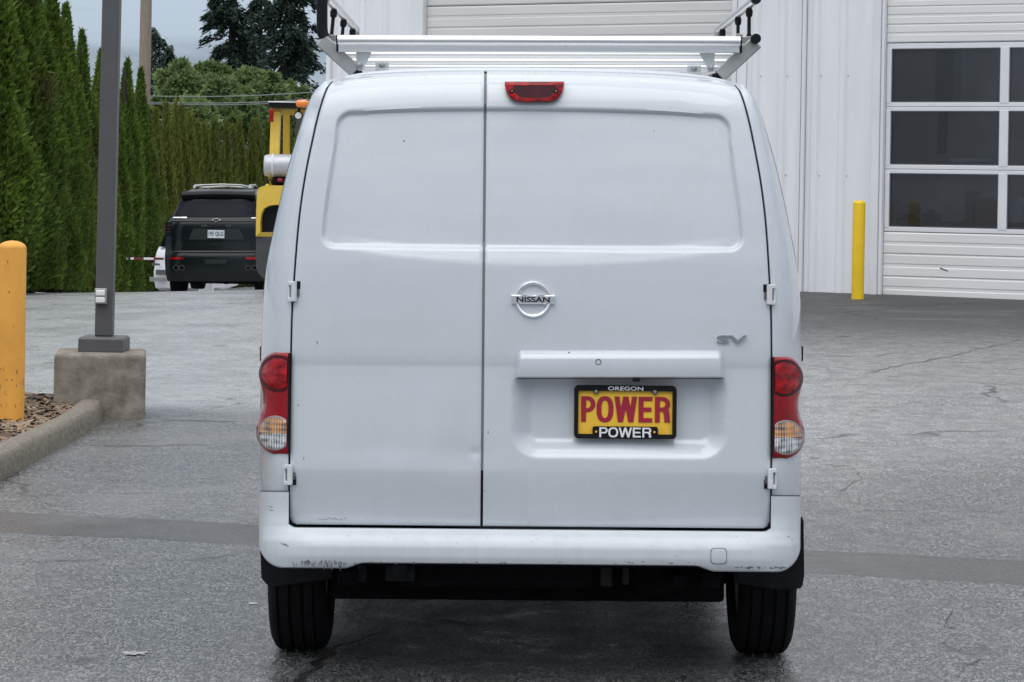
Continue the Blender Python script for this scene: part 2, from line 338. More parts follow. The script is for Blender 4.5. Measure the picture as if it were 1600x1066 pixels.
def leaf_mat(name, dark, light, trans=.25, rough=.55, brown=0):
    m = bpy.data.materials.new(name); m.use_nodes = True; t = m.node_tree; b = t.nodes['Principled BSDF']; o = t.nodes['Material Output']
    gi = N(t, 'ShaderNodeNewGeometry'); oi = N(t, 'ShaderNodeObjectInfo')
    r = N(t, 'ShaderNodeValToRGB'); r.color_ramp.elements[0].color = (*dark, 1); r.color_ramp.elements[1].color = (*light, 1)
    n = N(t, 'ShaderNodeTexNoise'); n.inputs['Scale'].default_value = 1.3; tcn = N(t, 'ShaderNodeTexCoord'); t.links.new(tcn.outputs['Object'], n.inputs['Vector'])
    a = N(t, 'ShaderNodeMath', operation='ADD'); mu = N(t, 'ShaderNodeMath', operation='MULTIPLY_ADD'); mu.inputs[1].default_value = .6; mu.inputs[2].default_value = -.28
    t.links.new(gi.outputs['Random Per Island'], mu.inputs[0]); t.links.new(mu.outputs[0], a.inputs[0]); t.links.new(n.outputs['Fac'], a.inputs[1])
    a2 = N(t, 'ShaderNodeMath', operation='MULTIPLY_ADD'); a2.inputs[1].default_value = .3; t.links.new(oi.outputs['Random'], a2.inputs[0]); t.links.new(a.outputs[0], a2.inputs[2])
    a3 = N(t, 'ShaderNodeMath', operation='ADD'); a3.inputs[1].default_value = -.18; t.links.new(a2.outputs[0], a3.inputs[0]); t.links.new(a3.outputs[0], r.inputs[0])
    if brown:
        nb_ = N(t, 'ShaderNodeTexNoise'); nb_.inputs['Scale'].default_value = .9; nb_.inputs['Detail'].default_value = 3; nb_.noise_dimensions = '4D'; t.links.new(tcn.outputs['Object'], nb_.inputs['Vector'])
        sc_ = N(t, 'ShaderNodeMath', operation='MULTIPLY'); sc_.inputs[1].default_value = 20; t.links.new(oi.outputs['Random'], sc_.inputs[0]); t.links.new(sc_.outputs[0], nb_.inputs['W'])
        mb_ = N(t, 'ShaderNodeMapRange'); mb_.inputs[1].default_value = .56; mb_.inputs[2].default_value = .70; mb_.inputs[4].default_value = brown; t.links.new(nb_.outputs['Fac'], mb_.inputs[0])
        mq = N(t, 'ShaderNodeMix', data_type='RGBA'); t.links.new(mb_.outputs[0], mq.inputs[0]); t.links.new(r.outputs[0], mq.inputs[6]); mq.inputs[7].default_value = (.11, .085, .035, 1)
        class _R: outputs = [mq.outputs[2]]
        r = _R
    t.links.new(r.outputs[0], b.inputs['Base Color']); b.inputs['Roughness'].default_value = rough; b.inputs['Specular IOR Level'].default_value = .25
    tl = N(t, 'ShaderNodeBsdfTranslucent'); t.links.new(r.outputs[0], tl.inputs[0]); mxs = N(t, 'ShaderNodeMixShader'); mxs.inputs[0].default_value = trans
    t.links.new(b.outputs[0], mxs.inputs[1]); t.links.new(tl.outputs[0], mxs.inputs[2]); t.links.new(mxs.outputs[0], o.inputs[0])
    return m
M['arb'] = leaf_mat('arborvitae_green', (.045, .085, .012), (.19, .28, .046), .42, brown=.8)
M['arbfar'] = leaf_mat('olive_arborvitae_green', (.052, .080, .013), (.22, .25, .05), .4, brown=.5)
M['fir'] = leaf_mat('dark_fir_green', (.014, .030, .024), (.055, .085, .062), .15)
M['decid'] = leaf_mat('broadleaf_green', (.075, .13, .04), (.27, .36, .15), .35)
M['chip'] = leaf_mat('bark_chip', (.05, .026, .016), (.36, .27, .19), 0, .9)
# ------------------------------------------------------------------ asphalt
def asphalt():
    m = bpy.data.materials.new('worn_asphalt'); m.use_nodes = True; t = m.node_tree; b = t.nodes['Principled BSDF']; L = t.links.new
    geo = N(t, 'ShaderNodeNewGeometry'); sp = N(t, 'ShaderNodeSeparateXYZ'); L(geo.outputs['Position'], sp.inputs[0])
    def noise_(scale, detail=4, rough=.6, vec=None, dist=0):
        n = N(t, 'ShaderNodeTexNoise'); n.inputs['Scale'].default_value = scale; n.inputs['Detail'].default_value = detail; n.inputs['Roughness'].default_value = rough
        n.inputs['Distortion'].default_value = dist
        L(vec or geo.outputs['Position'], n.inputs['Vector']); return n.outputs['Fac']
    def math_(op, a, bb=None, c=None):
        n = N(t, 'ShaderNodeMath', operation=op)
        for i, v in enumerate((a, bb, c)):
            if v is None: continue
            if isinstance(v, (int, float)): n.inputs[i].default_value = v
            else: L(v, n.inputs[i])
        return n.outputs[0]
    def mr(v, a, bb, c=0, d=1, smooth=True):
        n = N(t, 'ShaderNodeMapRange'); n.interpolation_type = 'SMOOTHSTEP' if smooth else 'LINEAR'
        L(v, n.inputs[0])
        for i, q in enumerate((a, bb, c, d)): n.inputs[i + 1].default_value = q
        return n.outputs[0]
    def mixc(f, a, bb, blend='MIX'):
        n = N(t, 'ShaderNodeMix', data_type='RGBA', blend_type=blend)
        if isinstance(f, (int, float)): n.inputs[0].default_value = f
        else: L(f, n.inputs[0])
        for i, v in ((6, a), (7, bb)):
            if isinstance(v, tuple): n.inputs[i].default_value = (*v, 1)
            else: L(v, n.inputs[i])
        return n.outputs[2]
    X, Y = sp.outputs[0], sp.outputs[1]
    # stones of the mix, seen in the wear
    gmap = N(t, 'ShaderNodeMapping'); gmap.inputs['Scale'].default_value = (1, .38, 1); L(geo.outputs['Position'], gmap.inputs[0])
    vo = N(t, 'ShaderNodeTexVoronoi'); vo.inputs['Scale'].default_value = 215; L(gmap.outputs[0], vo.inputs['Vector'])
    vsep = N(t, 'ShaderNodeSeparateColor'); L(vo.outputs['Color'], vsep.inputs[0])
    vo2 = N(t, 'ShaderNodeTexVoronoi'); vo2.inputs['Scale'].default_value = 120; L(gmap.outputs[0], vo2.inputs['Vector'])
    vsep2 = N(t, 'ShaderNodeSeparateColor'); L(vo2.outputs['Color'], vsep2.inputs[0])
    stone = math_('ADD', math_('MULTIPLY', vsep.outputs[0], .68), math_('MULTIPLY', vsep2.outputs[0], .32))
    fine = noise_(190, 3); mid = noise_(7, 5); big = noise_(.8, 5, .6, None, .6)
    dark = mixc(mr(stone, .30, .92), (.024, .025, .026), (.33, .334, .326))
    old_sheen = mixc(mr(stone, .25, .92), (.27, .28, .277), (.68, .69, .68))  # worn pale asphalt, with the damp sky sheen added to its colour
    wob = math_('MULTIPLY_ADD', noise_(.5, 4), 2.4, Y)
    mo = math_('MULTIPLY', mr(wob, 18.0, 19.4), mr(X, 1.0, -1.0))
    mo2 = math_('MULTIPLY', math_('MULTIPLY', mr(wob, 12.5, 16.5), mr(wob, 23.5, 20.5)), mr(X, -.5, 1.5))
    c = mixc(math_('MAXIMUM', mo, math_('MULTIPLY', mo2, .55)), dark, old_sheen)
    # fresh strip by the building
    c = mixc(math_('MULTIPLY', mr(wob, 17.5, 26.0), mr(X, .6, 1.8)), c, (.042, .043, .045))
    # resurfaced trench across the lot
    band = math_('ABSOLUTE', math_('ADD', math_('ADD', Y, math_('MULTIPLY', X, .30)), math_('MULTIPLY_ADD', noise_(2.2, 4), .14, -10.74)))
    mb = mr(band, .33, .29)
    c = mixc(mb, c, mixc(mr(fine, .35, .65), (.034, .031, .028), (.095, .088, .080)))
    edge = math_('MULTIPLY', mr(band, .27, .30), mr(band, .34, .31))
    c = mixc(math_('MULTIPLY', edge, .7), c, (.02, .02, .02))
    # patches, tyre-worn tone, stains
    c = mixc(math_('MULTIPLY', mr(mid, .40, .62), .38), c, (.055, .055, .055))
    c = mixc(math_('MULTIPLY', mr(big, .50, .70), .42), c, (.18, .182, .177))
    c = mixc(math_('MULTIPLY', mr(noise_(1.7, 5, .7, None, 1.0), .60, .72), .6), c, (.04, .039, .038))
    # oil drips where vehicles stand
    mo3 = N(t, 'ShaderNodeVectorMath', operation='DISTANCE'); mo3.inputs[1].default_value = (.9, 9.2, 0); L(geo.outputs['Position'], mo3.inputs[0])
    drip = N(t, 'ShaderNodeTexVoronoi'); drip.inputs['Scale'].default_value = 1.15; L(geo.outputs['Position'], drip.inputs['Vector'])
    c = mixc(math_('MULTIPLY', mr(math_('ADD', drip.outputs['Distance'], math_('MULTIPLY', noise_(5, 4), .22)), .21, .13), .75), c, (.022, .021, .021))
    # cracks
    def crack(scale, width, seed, lo, hi, strength):
        mp = N(t, 'ShaderNodeMapping'); mp.inputs['Location'].default_value = (seed, seed * 1.7, 0); L(geo.outputs['Position'], mp.inputs[0])
        nn = N(t, 'ShaderNodeTexNoise'); nn.inputs['Scale'].default_value = 2.2; nn.inputs['Detail'].default_value = 4; L(mp.outputs[0], nn.inputs['Vector'])
        av = N(t, 'ShaderNodeVectorMath', operation='MULTIPLY_ADD'); av.inputs[1].default_value = (.55, .55, 0); L(nn.outputs['Color'], av.inputs[0]); L(mp.outputs[0], av.inputs[2])
        v = N(t, 'ShaderNodeTexVoronoi', feature='DISTANCE_TO_EDGE'); v.inputs['Scale'].default_value = scale; L(av.outputs[0], v.inputs['Vector'])
        mask = mr(noise_(.42 * max(1, scale), 3, .6, mp.outputs[0]), lo, hi)
        return math_('MULTIPLY', math_('MULTIPLY', mr(v.outputs['Distance'], width, width * .25), mask), strength)
    k = math_('MAXIMUM', crack(.30, .009, 3.1, .50, .58, .8), crack(2.2, .045, 8.3, .63, .70, .8))
    k = math_('MULTIPLY', k, math_('SUBTRACT', 1, mb))
    c = mixc(k, c, (.012, .012, .012))
    L(c, b.inputs['Base Color'])
    rg = math_('ADD', mr(mid, .3, .7, .24, .36), mr(big, .4, .65, -.05, .10))
    fresh = math_('MULTIPLY', mr(wob, 16.5, 24.5), mr(X, .4, 1.6))
    rg = math_('ADD', rg, math_('MULTIPLY', fresh, .42)); rg = math_('SUBTRACT', rg, math_('MULTIPLY', mo, .05))
    L(rg, b.inputs['Roughness'])
    b.inputs['Specular IOR Level'].default_value = .8
    h = math_('ADD', math_('MULTIPLY', stone, .6), math_('MULTIPLY', fine, .6))
    h = math_('SUBTRACT', h, math_('MULTIPLY', k, 2.0))
    bp = N(t, 'ShaderNodeBump'); bp.inputs['Strength'].default_value = .6; bp.inputs['Distance'].default_value = .005; L(h, bp.inputs['Height'])
    bp2 = N(t, 'ShaderNodeBump'); bp2.inputs['Strength'].default_value = .35; bp2.inputs['Distance'].default_value = .03
    L(noise_(3.2, 5), bp2.inputs['Height']); L(bp.outputs[0], bp2.inputs['Normal']); L(bp2.outputs[0], b.inputs['Normal'])
    return m
M['asph'] = asphalt()
xs = [-180, -120, -80, -55, -40, -30, -24] + [x * .5 for x in range(-40, 41)] + [24, 30, 40, 55, 80, 120, 180]
ys = [-180, -120, -70, -40, -25, -15, -8, -3] + [y * .5 for y in range(0, 130)] + [66, 68, 72, 80, 95, 120, 160, 220, 320, 480]
gm = MB().grid([[(x, y, G(x, y)) for x in xs] for y in ys])
tag(gm.build('asphalt_ground', M['asph'], smooth=180), kind='structure')

def blot(px, py, w, h, seed, name, mt):
    g_ = random.Random(seed); c_ = gpt0(px, py); pts = []
    for k in range(26):
        a = 2 * math.pi * k / 26; q = g_.uniform(.35, 1.0); pts.append((c_.x + w * q * math.cos(a) / 2, c_.y + h * q * math.sin(a) / 2))
    m_ = MB().add([(x, y, G(x, y) + .004) for x, y in pts] + [(c_.x, c_.y, G(c_.x, c_.y) + .004)], [(k, (k + 1) % 26, 26) for k in range(26)])
    return tag(m_.build(name, mt), kind='structure')
def gpt0(px, py):
    r = W(px, py, 1.0) - Vector((0, 0, CAM_H)); k = -CAM_H / r.z; return Vector((0, 0, CAM_H)) + r * k
blot(212, 1017, .13, .09, 3, 'paint_spill', mat('dried_white_paint', (.36, .365, .36), .6, var=.4, vscale=60))
blot(395, 941, .05, .04, 5, 'paint_spill', M['bracket'])
def crack_line(pts, w, seed):
    g_ = random.Random(seed); P = [gpt0(*p) for p in pts]; Q_ = []
    for p, q in zip(P[:-1], P[1:]):
        n_ = max(2, int((q - p).length / .09))
        for k in range(n_):
            v = p.lerp(q, k / n_); Q_.append((v.x + g_.uniform(-.02, .02), v.y + g_.uniform(-.045, .045)))
    r0_, r1_ = [], []
    for k, (x, y) in enumerate(Q_):
        e = w * .68 * g_.uniform(.2, 1.0) * min(1, k / 3 + .15, (len(Q_) - k) / 3); z = G(x, y) + .004
        r0_.append((x, y - e, z)); r1_.append((x, y + e, z))
    return tag(MB().grid([r0_, r1_]).build('crack', M['crackm']), kind='structure')
M['crackm'] = mat('open_crack', (.045, .044, .042), .9, var=.4, vscale=40)
for i, (pts, w) in enumerate((([(1340, 642), (1400, 632), (1475, 622), (1530, 612), (1568, 606), (1600, 597)], .018), ([(1255, 617), (1345, 620), (1430, 614)], .02), ([(1300, 540), (1340, 536), (1390, 525)], .02),
  ([(1260, 552), (1400, 553), (1520, 552), (1600, 556)], .022), ([(1256, 735), (1290, 750), (1330, 755), (1345, 768), (1318, 782), (1300, 795)], .016), ([(1310, 790), (1340, 805), (1368, 812)], .014),
  ([(1270, 815), (1420, 816), (1600, 818)], .007), ([(1478, 948), (1492, 968), (1480, 985), (1512, 995), (1470, 1012), (1490, 1024), (1520, 1010)], .012), ([(1492, 1024), (1498, 1044), (1530, 1036), (1505, 1060), (1480, 1066)], .010), ([(1500, 968), (1540, 950), (1590, 945)], .006),
  ([(0, 874), (80, 872), (160, 868), (240, 862)], .010), ([(200, 874), (300, 872), (410, 862)], .014), ([(0, 981), (90, 979)], .010), ([(112, 691), (230, 692), (350, 691)], .014), ([(230, 650), (340, 655), (400, 656)], .016), ([(0, 690 + 80), (140, 764), (330, 770)], .006), ([(250, 928), (320, 928), (410, 932)], .008))):
    crack_line(pts, w, i)
# ------------------------------------------------------------------ metal building
Fa = W(516, 300, 29.2); Fb = W(1600, 300, 25.4); Fa.z = Fb.z = 0
E1 = (Fb - Fa); E1.z = 0; E1.normalize(); EN = Vector((E1.y, -E1.x, 0))     # EN points at the camera side
if EN.y > 0: EN = -EN
CAMP = Vector((0, 0, CAM_H))
def FU(px, py, d=0.0):                        # pixel -> (along facade, height) on the plane d in front of it
    r = W(px, py, 1.0) - CAMP; k = (Fa + EN * d - CAMP).dot(EN) / r.dot(EN); p = CAMP + r * k
    return (p - Fa).dot(E1), p.z
def FP(u, d, z): return Fa + E1 * u + EN * d + Vector((0, 0, z))
def fbox(m, u0, u1, d0, d1, z0, z1):
    vs = [FP(u, d, z) for z in (z0, z1) for u, d in ((u0, d0), (u1, d0), (u1, d1), (u0, d1))]
    return m.add(vs, [(3,2,1,0), (4,5,6,7), (0,1,5,4), (1,2,6,5), (2,3,7,6), (3,0,4,7)])
def fprof(m, prof, u0, u1):                   # (d, z) profile drawn along the facade
    return m.grid([[FP(u, d, z) for d, z in prof] for u in (u0, u1)])
ZB, ZT = .40, 5.6
bld = thing('metal_building', 'white ribbed metal building with two overhead doors behind the van', 'building', tuple(Fa))
u_d1a, u_d1b = FU(664, 20)[0], FU(1146, 20)[0]
u_d2a = FU(1380, 250)[0]; u_d2b = u_d2a + 3.66
u_j1 = FU(1246, 300)[0]; u_j2 = FU(1257, 300)[0]
u_rj = FU(1362, 300)[0]                       # left edge of the jamb at the right door
def panels(u0, u1, z0, z1, ribs=None):
    u = u0
    while u < u1 - .01:
        e = min(u + .915, u1 - .003) if u1 - u > 1.0 else u1
        m = MB(); row = []; n = max(1, round((e - u) / .305))
        pts = [(u, 0)]
        for k in range(n):
            c = u + .1 + .305 * k
            if c + .05 > e: break
            pts += [(c - .055, 0), (c - .026, .026), (c + .026, .026), (c + .055, 0)]
        pts = [p for p in pts if p[0] <= e] + [(e, 0)]
        off = .002 * (int(u * 10) % 2)
        rows = [[FP(a, d + off, z) for a, d in pts] for z in (z0, z1)]
        m.grid(rows)
        p = part(m, 'wall_panel', M['wall'], bld)
        s = MB()
        for zz in (z0 + 1.36, z0 + 2.42, z0 + 3.5):
            for k in range(n):
                c = u + .1 + .305 * k + .06
                if c < e: s.lathe([(.007, 0), (.007, -.005), (.004, -.007)], 6, FP(c, .002 + off, zz), 'y')
        if s.v: sub(s, 'screw', M['bolt'], p, bld, kind='stuff')
        u += .915 if u1 - u > 1.0 else u1 - u + 1
ztop_d1, ztop_d2 = 4.45, 4.55
panels(0, u_d1a - .17, ZB, ZT)
panels(u_d1b + .17, u_j1, ZB, ZT)
panels(u_j2 + .005, u_rj, ZB, ZT)
panels(u_d2b + .14, u_d2b + 8, ZB, ZT)
panels(u_d1a - .17, u_d1b + .17, ztop_d1 + .12, ZT); panels(u_rj, u_d2b + .14, ztop_d2 + .12, ZT)
for a, b_, nm in ((u_d1a - .17, u_d1a, 1), (u_d1b, u_d1b + .06, 1), (u_rj, u_rj + .085, 2), (u_d2b, u_d2b + .14, 2)):
    m = MB(); fbox(m, a + .001, b_ - .001, -.12, .045, ZB, (ztop_d1 if nm == 1 else ztop_d2) + .12); part(m, 'door_jamb', M['trim'], bld, bevel=.006)
m = MB(); fbox(m, u_d1b + .062, u_d1b + .168, -.1, .03, ZB, ztop_d1 + .12); part(m, 'jamb_flashing', M['wall'], bld, bevel=.005)
m = MB(); fbox(m, u_rj + .087, u_d2a - .001, -.12, .02, ZB, ztop_d2 + .12); part(m, 'jamb_flashing', M['wall'], bld, bevel=.005)
m = MB(); fbox(m, u_d1a, u_d1b, -.12, .04, ztop_d1, ztop_d1 + .118); part(m, 'door_header', M['trim'], bld)
m = MB(); fbox(m, u_d2a, u_d2b, -.12, .04, ztop_d2, ztop_d2 + .118); part(m, 'door_header', M['trim'], bld)
m = MB(); fbox(m, u_j1, u_j1 + .03, -.02, .035, ZB, ZT); fbox(m, u_j1 + .042, u_j2, -.02, .05, ZB, ZT); fbox(m, u_j1 + .03, u_j1 + .042, -.02, .005, ZB, ZT)
part(m, 'wall_joint_trim', M['trim'], bld, bevel=.004)
m = MB(); fbox(m, -.06, -.002, -.06, .05, ZB, ZT); part(m, 'corner_trim', M['trim'], bld, bevel=.005)
# shell behind the facade
UE, DP = u_d2b + 8, -12
m = MB(); fbox(m, -.05, .02, DP, -.07, ZB - .3, ZT); fbox(m, UE, UE + .07, DP, -.02, ZB - .3, ZT); fbox(m, -.05, UE + .07, DP - .07, DP - .002, ZB - .3, ZT)
part(m, 'side_wall', M['wall'], bld)
GAP0, GAP1 = u_d2a + .3, u_d2b + 1.0             # roof gap added so daylight brightens the shop behind the panes
for k_, (q0, q1, e0, e1) in enumerate(((-.3, GAP0, DP - .3, .3), (GAP1, UE + .3, DP - .3, .3), (GAP0 + .001, GAP1 - .001, -2.2, .3), (GAP0 + .001, GAP1 - .001, DP - .3, -5.4))):
    m = MB(); fbox(m, q0, q1, e0, e1, ZT + .002, ZT + .12); part(m, 'roof', M['trim'], bld)
m = MB(); fbox(m, .03, UE - .01, DP + .01, -.13, .36, .46); part(m, 'shop_floor', M['inner'], bld)
m = MB(); fbox(m, .03, UE - .01, -6.05, -6, .47, ZT - .01); part(m, 'inner_partition', M['inner'], bld)
m = MB()
for a, b_ in ((.03, u_d1a - .17), (u_d1b + .17, u_rj), (u_d2b + .14, UE - .01)): fbox(m, a, b_, -.10, -.05, .47, ZT - .01)
[part(q, 'inner_lining', M['inner'], bld) for q in m.split()]
# overhead doors built of ribbed sections
def ribbed(z0, z1, pitch, d=-.06):
    pr = [(d, z0 + .004)]; z = z0 + .004
    while z < z1 - .02:
        e = min(z + pitch, z1 - .004); h = e - z
        pr += [(d, z), (d + .012, z + .06 * h), (d + .012, z + .40 * h), (d + .004, z + .43 * h), (d + .004, z + .56 * h), (d + .010, z + .59 * h), (d + .010, z + .93 * h), (d, e)]
        z = e
    return pr
d1 = MB(); gd1 = MB()
z0 = .43; zs1 = []
zref = FU(900, 5.5, -.06)[1]
k = 0; edges = [zref + .508 * i for i in range(-8, 5)]
edges = [z for z in edges if z0 + .1 < z < ztop_d1 - .1]; edges = [z0] + edges + [ztop_d1]
g1 = MB(); fbox(g1, u_d1a + .001, u_d1b - .001, -.075, -.068, z0, ztop_d1); door1 = part(g1, 'overhead_door', M['seal'], bld)
for a, b_ in zip(edges[:-1], edges[1:]):
    m = MB(); fprof(m, ribbed(a, b_, .254), u_d1a + .004, u_d1b - .004); sub(m, 'door_section', M['gdoor_old'], door1, bld)
zw = [FU(1470, y, -.06)[1] for y in (356, 272, 258, 174, 160, 76)]
zsec = [(zw[0] - .05, zw[1] + .045), (zw[1] + .046, zw[3] + .045), (zw[3] + .046, zw[5] + .06)]
g2 = MB(); fbox(g2, u_d2a + .001, u_d2b - .001, -.085, -.075, .43, .62); door2 = part(g2, 'overhead_door', M['seal'], bld)
ncol = 3; wins = []
uc = [FU(1393, 118, -.06)[0], FU(1563, 118, -.06)[0], FU(1577, 118, -.06)[0]]
ww, mull = uc[1] - uc[0], uc[2] - uc[1]
bounds = [(uc[0] + i * (ww + mull), uc[0] + i * (ww + mull) + ww) for i in range(ncol)]
bounds = [b_ for b_ in bounds if b_[1] < u_d2b - .02]
u_d2_last = bounds[-1][1]
for (a, b_), (w0, w1) in zip(zsec, ((zw[0], zw[1]), (zw[2], zw[3]), (zw[4], zw[5]))):
    m = MB(); L0 = u_d2a + .004
    fbox(m, L0, u_d2b - .004, -.095, -.052, a, w0 - .001); fbox(m, L0, u_d2b - .004, -.095, -.052, w1 + .001, b_ - .002)
    st = [L0] + [x for q in bounds for x in q] + [u_d2b - .004]
    for i in range(0, len(st), 2): fbox(m, st[i], st[i+1], -.094, -.048, w0 - .012, w1 + .012)
    sub(m, 'door_section', M['trim'], door2, bld, bevel=.006)
    for q0, q1 in bounds:
        m = MB(); fbox(m, q0 + .001, q1 - .001, -.086, -.080, w0 + .001, w1 - .001); sub(m, 'window_pane', M['glass'], door2, bld)
        m = MB()
        for a0, a1, c0, c1 in ((q0, q1, w0, w0 + .010), (q0, q1, w1 - .010, w1), (q0, q0 + .010, w0 + .010, w1 - .010), (q1 - .010, q1, w0 + .010, w1 - .010)):
            fbox(m, a0, a1, -.079, -.062, c0, c1)
        sub(m, 'window_gasket', M['seal'], door2, bld)
zl = zsec[0][0]; zmid = (.44 + zl) / 2
m = MB(); fprof(m, ribbed(.47, zl - .002, (zl - .472) / 3.0), u_d2a + .004, u_d2b - .004); sub(m, 'door_section', M['gdoor'], door2, bld)
m = MB(); fprof(m, [(-.03, .44), (-.03, .468), (-.07, .469)], u_d2a + .004, u_d2b - .004); sub(m, 'bottom_bar', M['trim'], door2, bld)
zt2 = zsec[2][1]; zz = zt2
while zz < ztop_d2 - .05:
    e = min(zz + .53, ztop_d2); m = MB(); fprof(m, ribbed(zz + .002, e, .19), u_d2a + .004, u_d2b - .004); sub(m, 'door_section', M['gdoor'], door2, bld); zz = e
m = MB(); ua_, za_ = FU(1468, 419, -.03); ub_, zb_ = FU(1480, 423.5, -.03); m.bar(FP(ua_, -.0465, za_), FP(ub_, -.0465, zb_), .004, .012); sub(m, 'scrape', M['seal'], door2, bld)
# what shows behind the panes
def inside(px, py, d): 
    r = W(px, py, 1.0) - CAMP; kk = (Fa + EN * d - CAMP).dot(EN) / r.dot(EN); return CAMP + r * kk
def ibox(name, label, cat, px0, py0, px1, py1, d, dep, mt):
    a, b_ = inside(px0, py0, d), inside(px1, py1, d); ua, ub = (a - Fa).dot(E1), (b_ - Fa).dot(E1)
    m = MB(); fbox(m, min(ua, ub), max(ua, ub), d - dep, d, min(a.z, b_.z), max(a.z, b_.z))
    return m, ua, ub, min(a.z, b_.z), max(a.z, b_.z)
m, ua, ub, za, zb = ibox('', '', '', 1462, 60, 1489, 170, -1.5, .3, None)
fbox(m, ua + .05, ub - .05, -1.5, -1.46, za - .5, za - .002)
tag(m.build('hanging_cabinet', M['steelblue'], bevel=.01), 'blue-grey cabinet high on the wall behind the upper window pane', 'cabinet')
m, ua, ub, za, zb = ibox('', '', '', 1485, 247, 1550, 253, -.6, .15, None)
lt = thing('strip_light', 'white unlit strip light with fringe of baffles behind the middle pane', 'light fixture', tuple(FP(ua, -.6, za)))
part(m, 'housing', M['white'], lt)
m = MB(); nb = 16
for i in range(nb):
    q = ua + (ub - ua) * (i + .3) / nb; fbox(m, q, q + (ub - ua) * .35 / nb, -.66, -.63, za - .03, za - .001)
part(m, 'baffles', M['white'], lt, kind='stuff')
bt = thing('work_bench', 'low workbench seen through the bottom row of panes', 'workbench', tuple(FP(FU(1480, 340)[0], -1.1, .46)))
ua, ub = FU(1400, 345, -1.0)[0], u_d2b - .3; zb = inside(1480, 346, -1.0).z
m = MB(); fbox(m, ua, ub, -1.7, -1.0, zb - .05, zb); part(m, 'top', M['wood'], bt)
for q in (ua + .05, (ua + ub) / 2, ub - .12):
    for dd in (-1.1, -1.65):
        m = MB(); fbox(m, q, q + .07, dd, dd + .07, .461, zb - .051); part(m, 'leg', M['forkd'], bt)
for (x0, x1, y0, lb) in ((1508, 1520, 300, 'tall tan carton standing on the workbench behind the bottom pane'), (1524, 1548, 312, 'low wide tan carton on the workbench behind the bottom pane')):
    a, b_ = inside(x0, y0, -1.1), inside(x1, y0, -1.1); ua, ub = (a - Fa).dot(E1), (b_ - Fa).dot(E1)
    m = MB(); fbox(m, ua, ub, -1.4, -1.1, zb + .001, a.z); fbox(m, ua + .002, ub - .002, -1.395, -1.24, a.z + .001, a.z + .012); fbox(m, ua + .002, ub - .002, -1.23, -1.105, a.z + .001, a.z + .016)
    tag(m.build('carton', M['card']), lb, 'box')

for x0, x1, y0, hh_, lb, mt_ in ((1392, 1400, 316, .30, 'dark stool-like tool stand at the left end of the workbench', 'wood'), (1403, 1425, 338, .06, 'low black tool case at the left end of the workbench', 'black'), (1584, 1598, 312, .2, 'white plastic jug on the workbench behind the right column of panes', 'white'), (1440, 1458, 330, .16, 'grey-blue tool box on the workbench behind the bottom pane', 'steelblue')):
    a_, b_ = inside(x0, y0, -1.1), inside(x1, y0, -1.1); ua, ub = (a_ - Fa).dot(E1), (b_ - Fa).dot(E1); zt_ = max(a_.z, zb + .05)
    t_ = thing('bench_item', lb, 'tool', tuple(FP(ua, -1.2, zb)))
    m = MB(); fbox(m, ua, ub, -1.4, -1.1, zb + .001, zt_ - .02); part(m, 'body', M[mt_], t_, bevel=.008)
    m = MB(); fbox(m, ua + .2 * (ub - ua), ub - .2 * (ub - ua), -1.3, -1.2, zt_ - .019, zt_ + .02); part(m, 'handle', M[mt_], t_, bevel=.006)
# ------------------------------------------------------------------ bollards
def bollard(px, base, top, width, Y, mt, label):
    c = W(px, base, Y); r = width * Y / FPX / 2; h = (base - top) * Y / FPX
    t = thing('bollard', label, 'bollard', (c.x, c.y, c.z), 'yellow steel bollards')
    pr = [(r * 1.0, -.15), (r * 1.0, h - r * .55)] + [(r * math.cos(a), h - r * .55 + r * .55 * math.sin(a)) for a in [i * math.pi / 2 / 8 for i in range(1, 8)]] + [(r * .08, h)]
    MB().lathe(pr, 36).build('post', mt, t, smooth=50)
    return t
bl = bollard(15.5, 653, 376, 44, 15.2, M['yellow'], 'orange-yellow bollard in the bark bed at the left edge')
sc_ = MB(); g3 = random.Random(11)
for k in range(34):
    a = g3.uniform(3.4, 6.0); z = g3.choice((g3.uniform(.05, .3), g3.uniform(.3, 1.0))); r_ = 44 * 15.2 / FPX / 2 + .0012; w_ = g3.uniform(.002, .010) / r_; h_ = g3.uniform(.003, .03)
    sc_.add([(r_ * math.cos(a + i * w_), r_ * math.sin(a + i * w_), z + j * h_) for i, j in ((0, 0), (1, .15), (.8, 1), (.3, .9))], [(0, 1, 2, 3)])
sc_.build('chipped_paint', mat('rusty_chip', (.16, .09, .04), .8, var=.4, vscale=50), bl, kind='stuff')
bl.rotation_euler = (0, R(-.2), 0)
bollard(1340, 463, 313, 19.5, 25.35, M['yellowb'], 'bright yellow bollard beside the right overhead door')

# ------------------------------------------------------------------ lamp post on its concrete block
Yb = 16.45; bc = W(155, 650, Yb); px1 = Yb / FPX
lp = thing('lamp_post', 'grey square steel lamp post bolted to a concrete block', 'lamp post', (bc.x, bc.y, bc.z))
w, h = 142 * px1, 97 * px1
m = MB().box((bc.x - .044, Yb + w / 2, bc.z + h / 2 - .08), (w, w, h + .16), Matrix.Rotation(R(8.3), 3, 'Z')); ft = part(m, 'concrete_footing', M['conc'], lp, bevel=.03, seg=3)
bx = W(158, 553, Yb + .18); pw = 27 * (Yb + .3) / FPX
cw = 71 * px1
vs = []
zt = bc.z + h
m = MB().add([(bx.x + i * a, Yb + .3 + j * a, z) for z, a in ((zt + .001, cw / 2), (zt + .085, cw / 2), (zt + .10, cw / 2 - .012)) for i, j in ((-1,-1), (1,-1), (1,1), (-1,1))],
             [(3,2,1,0), (8,9,10,11)] + [(o + i, o + (i+1) % 4, o + 4 + (i+1) % 4, o + 4 + i) for o in (0, 4) for i in range(4)])
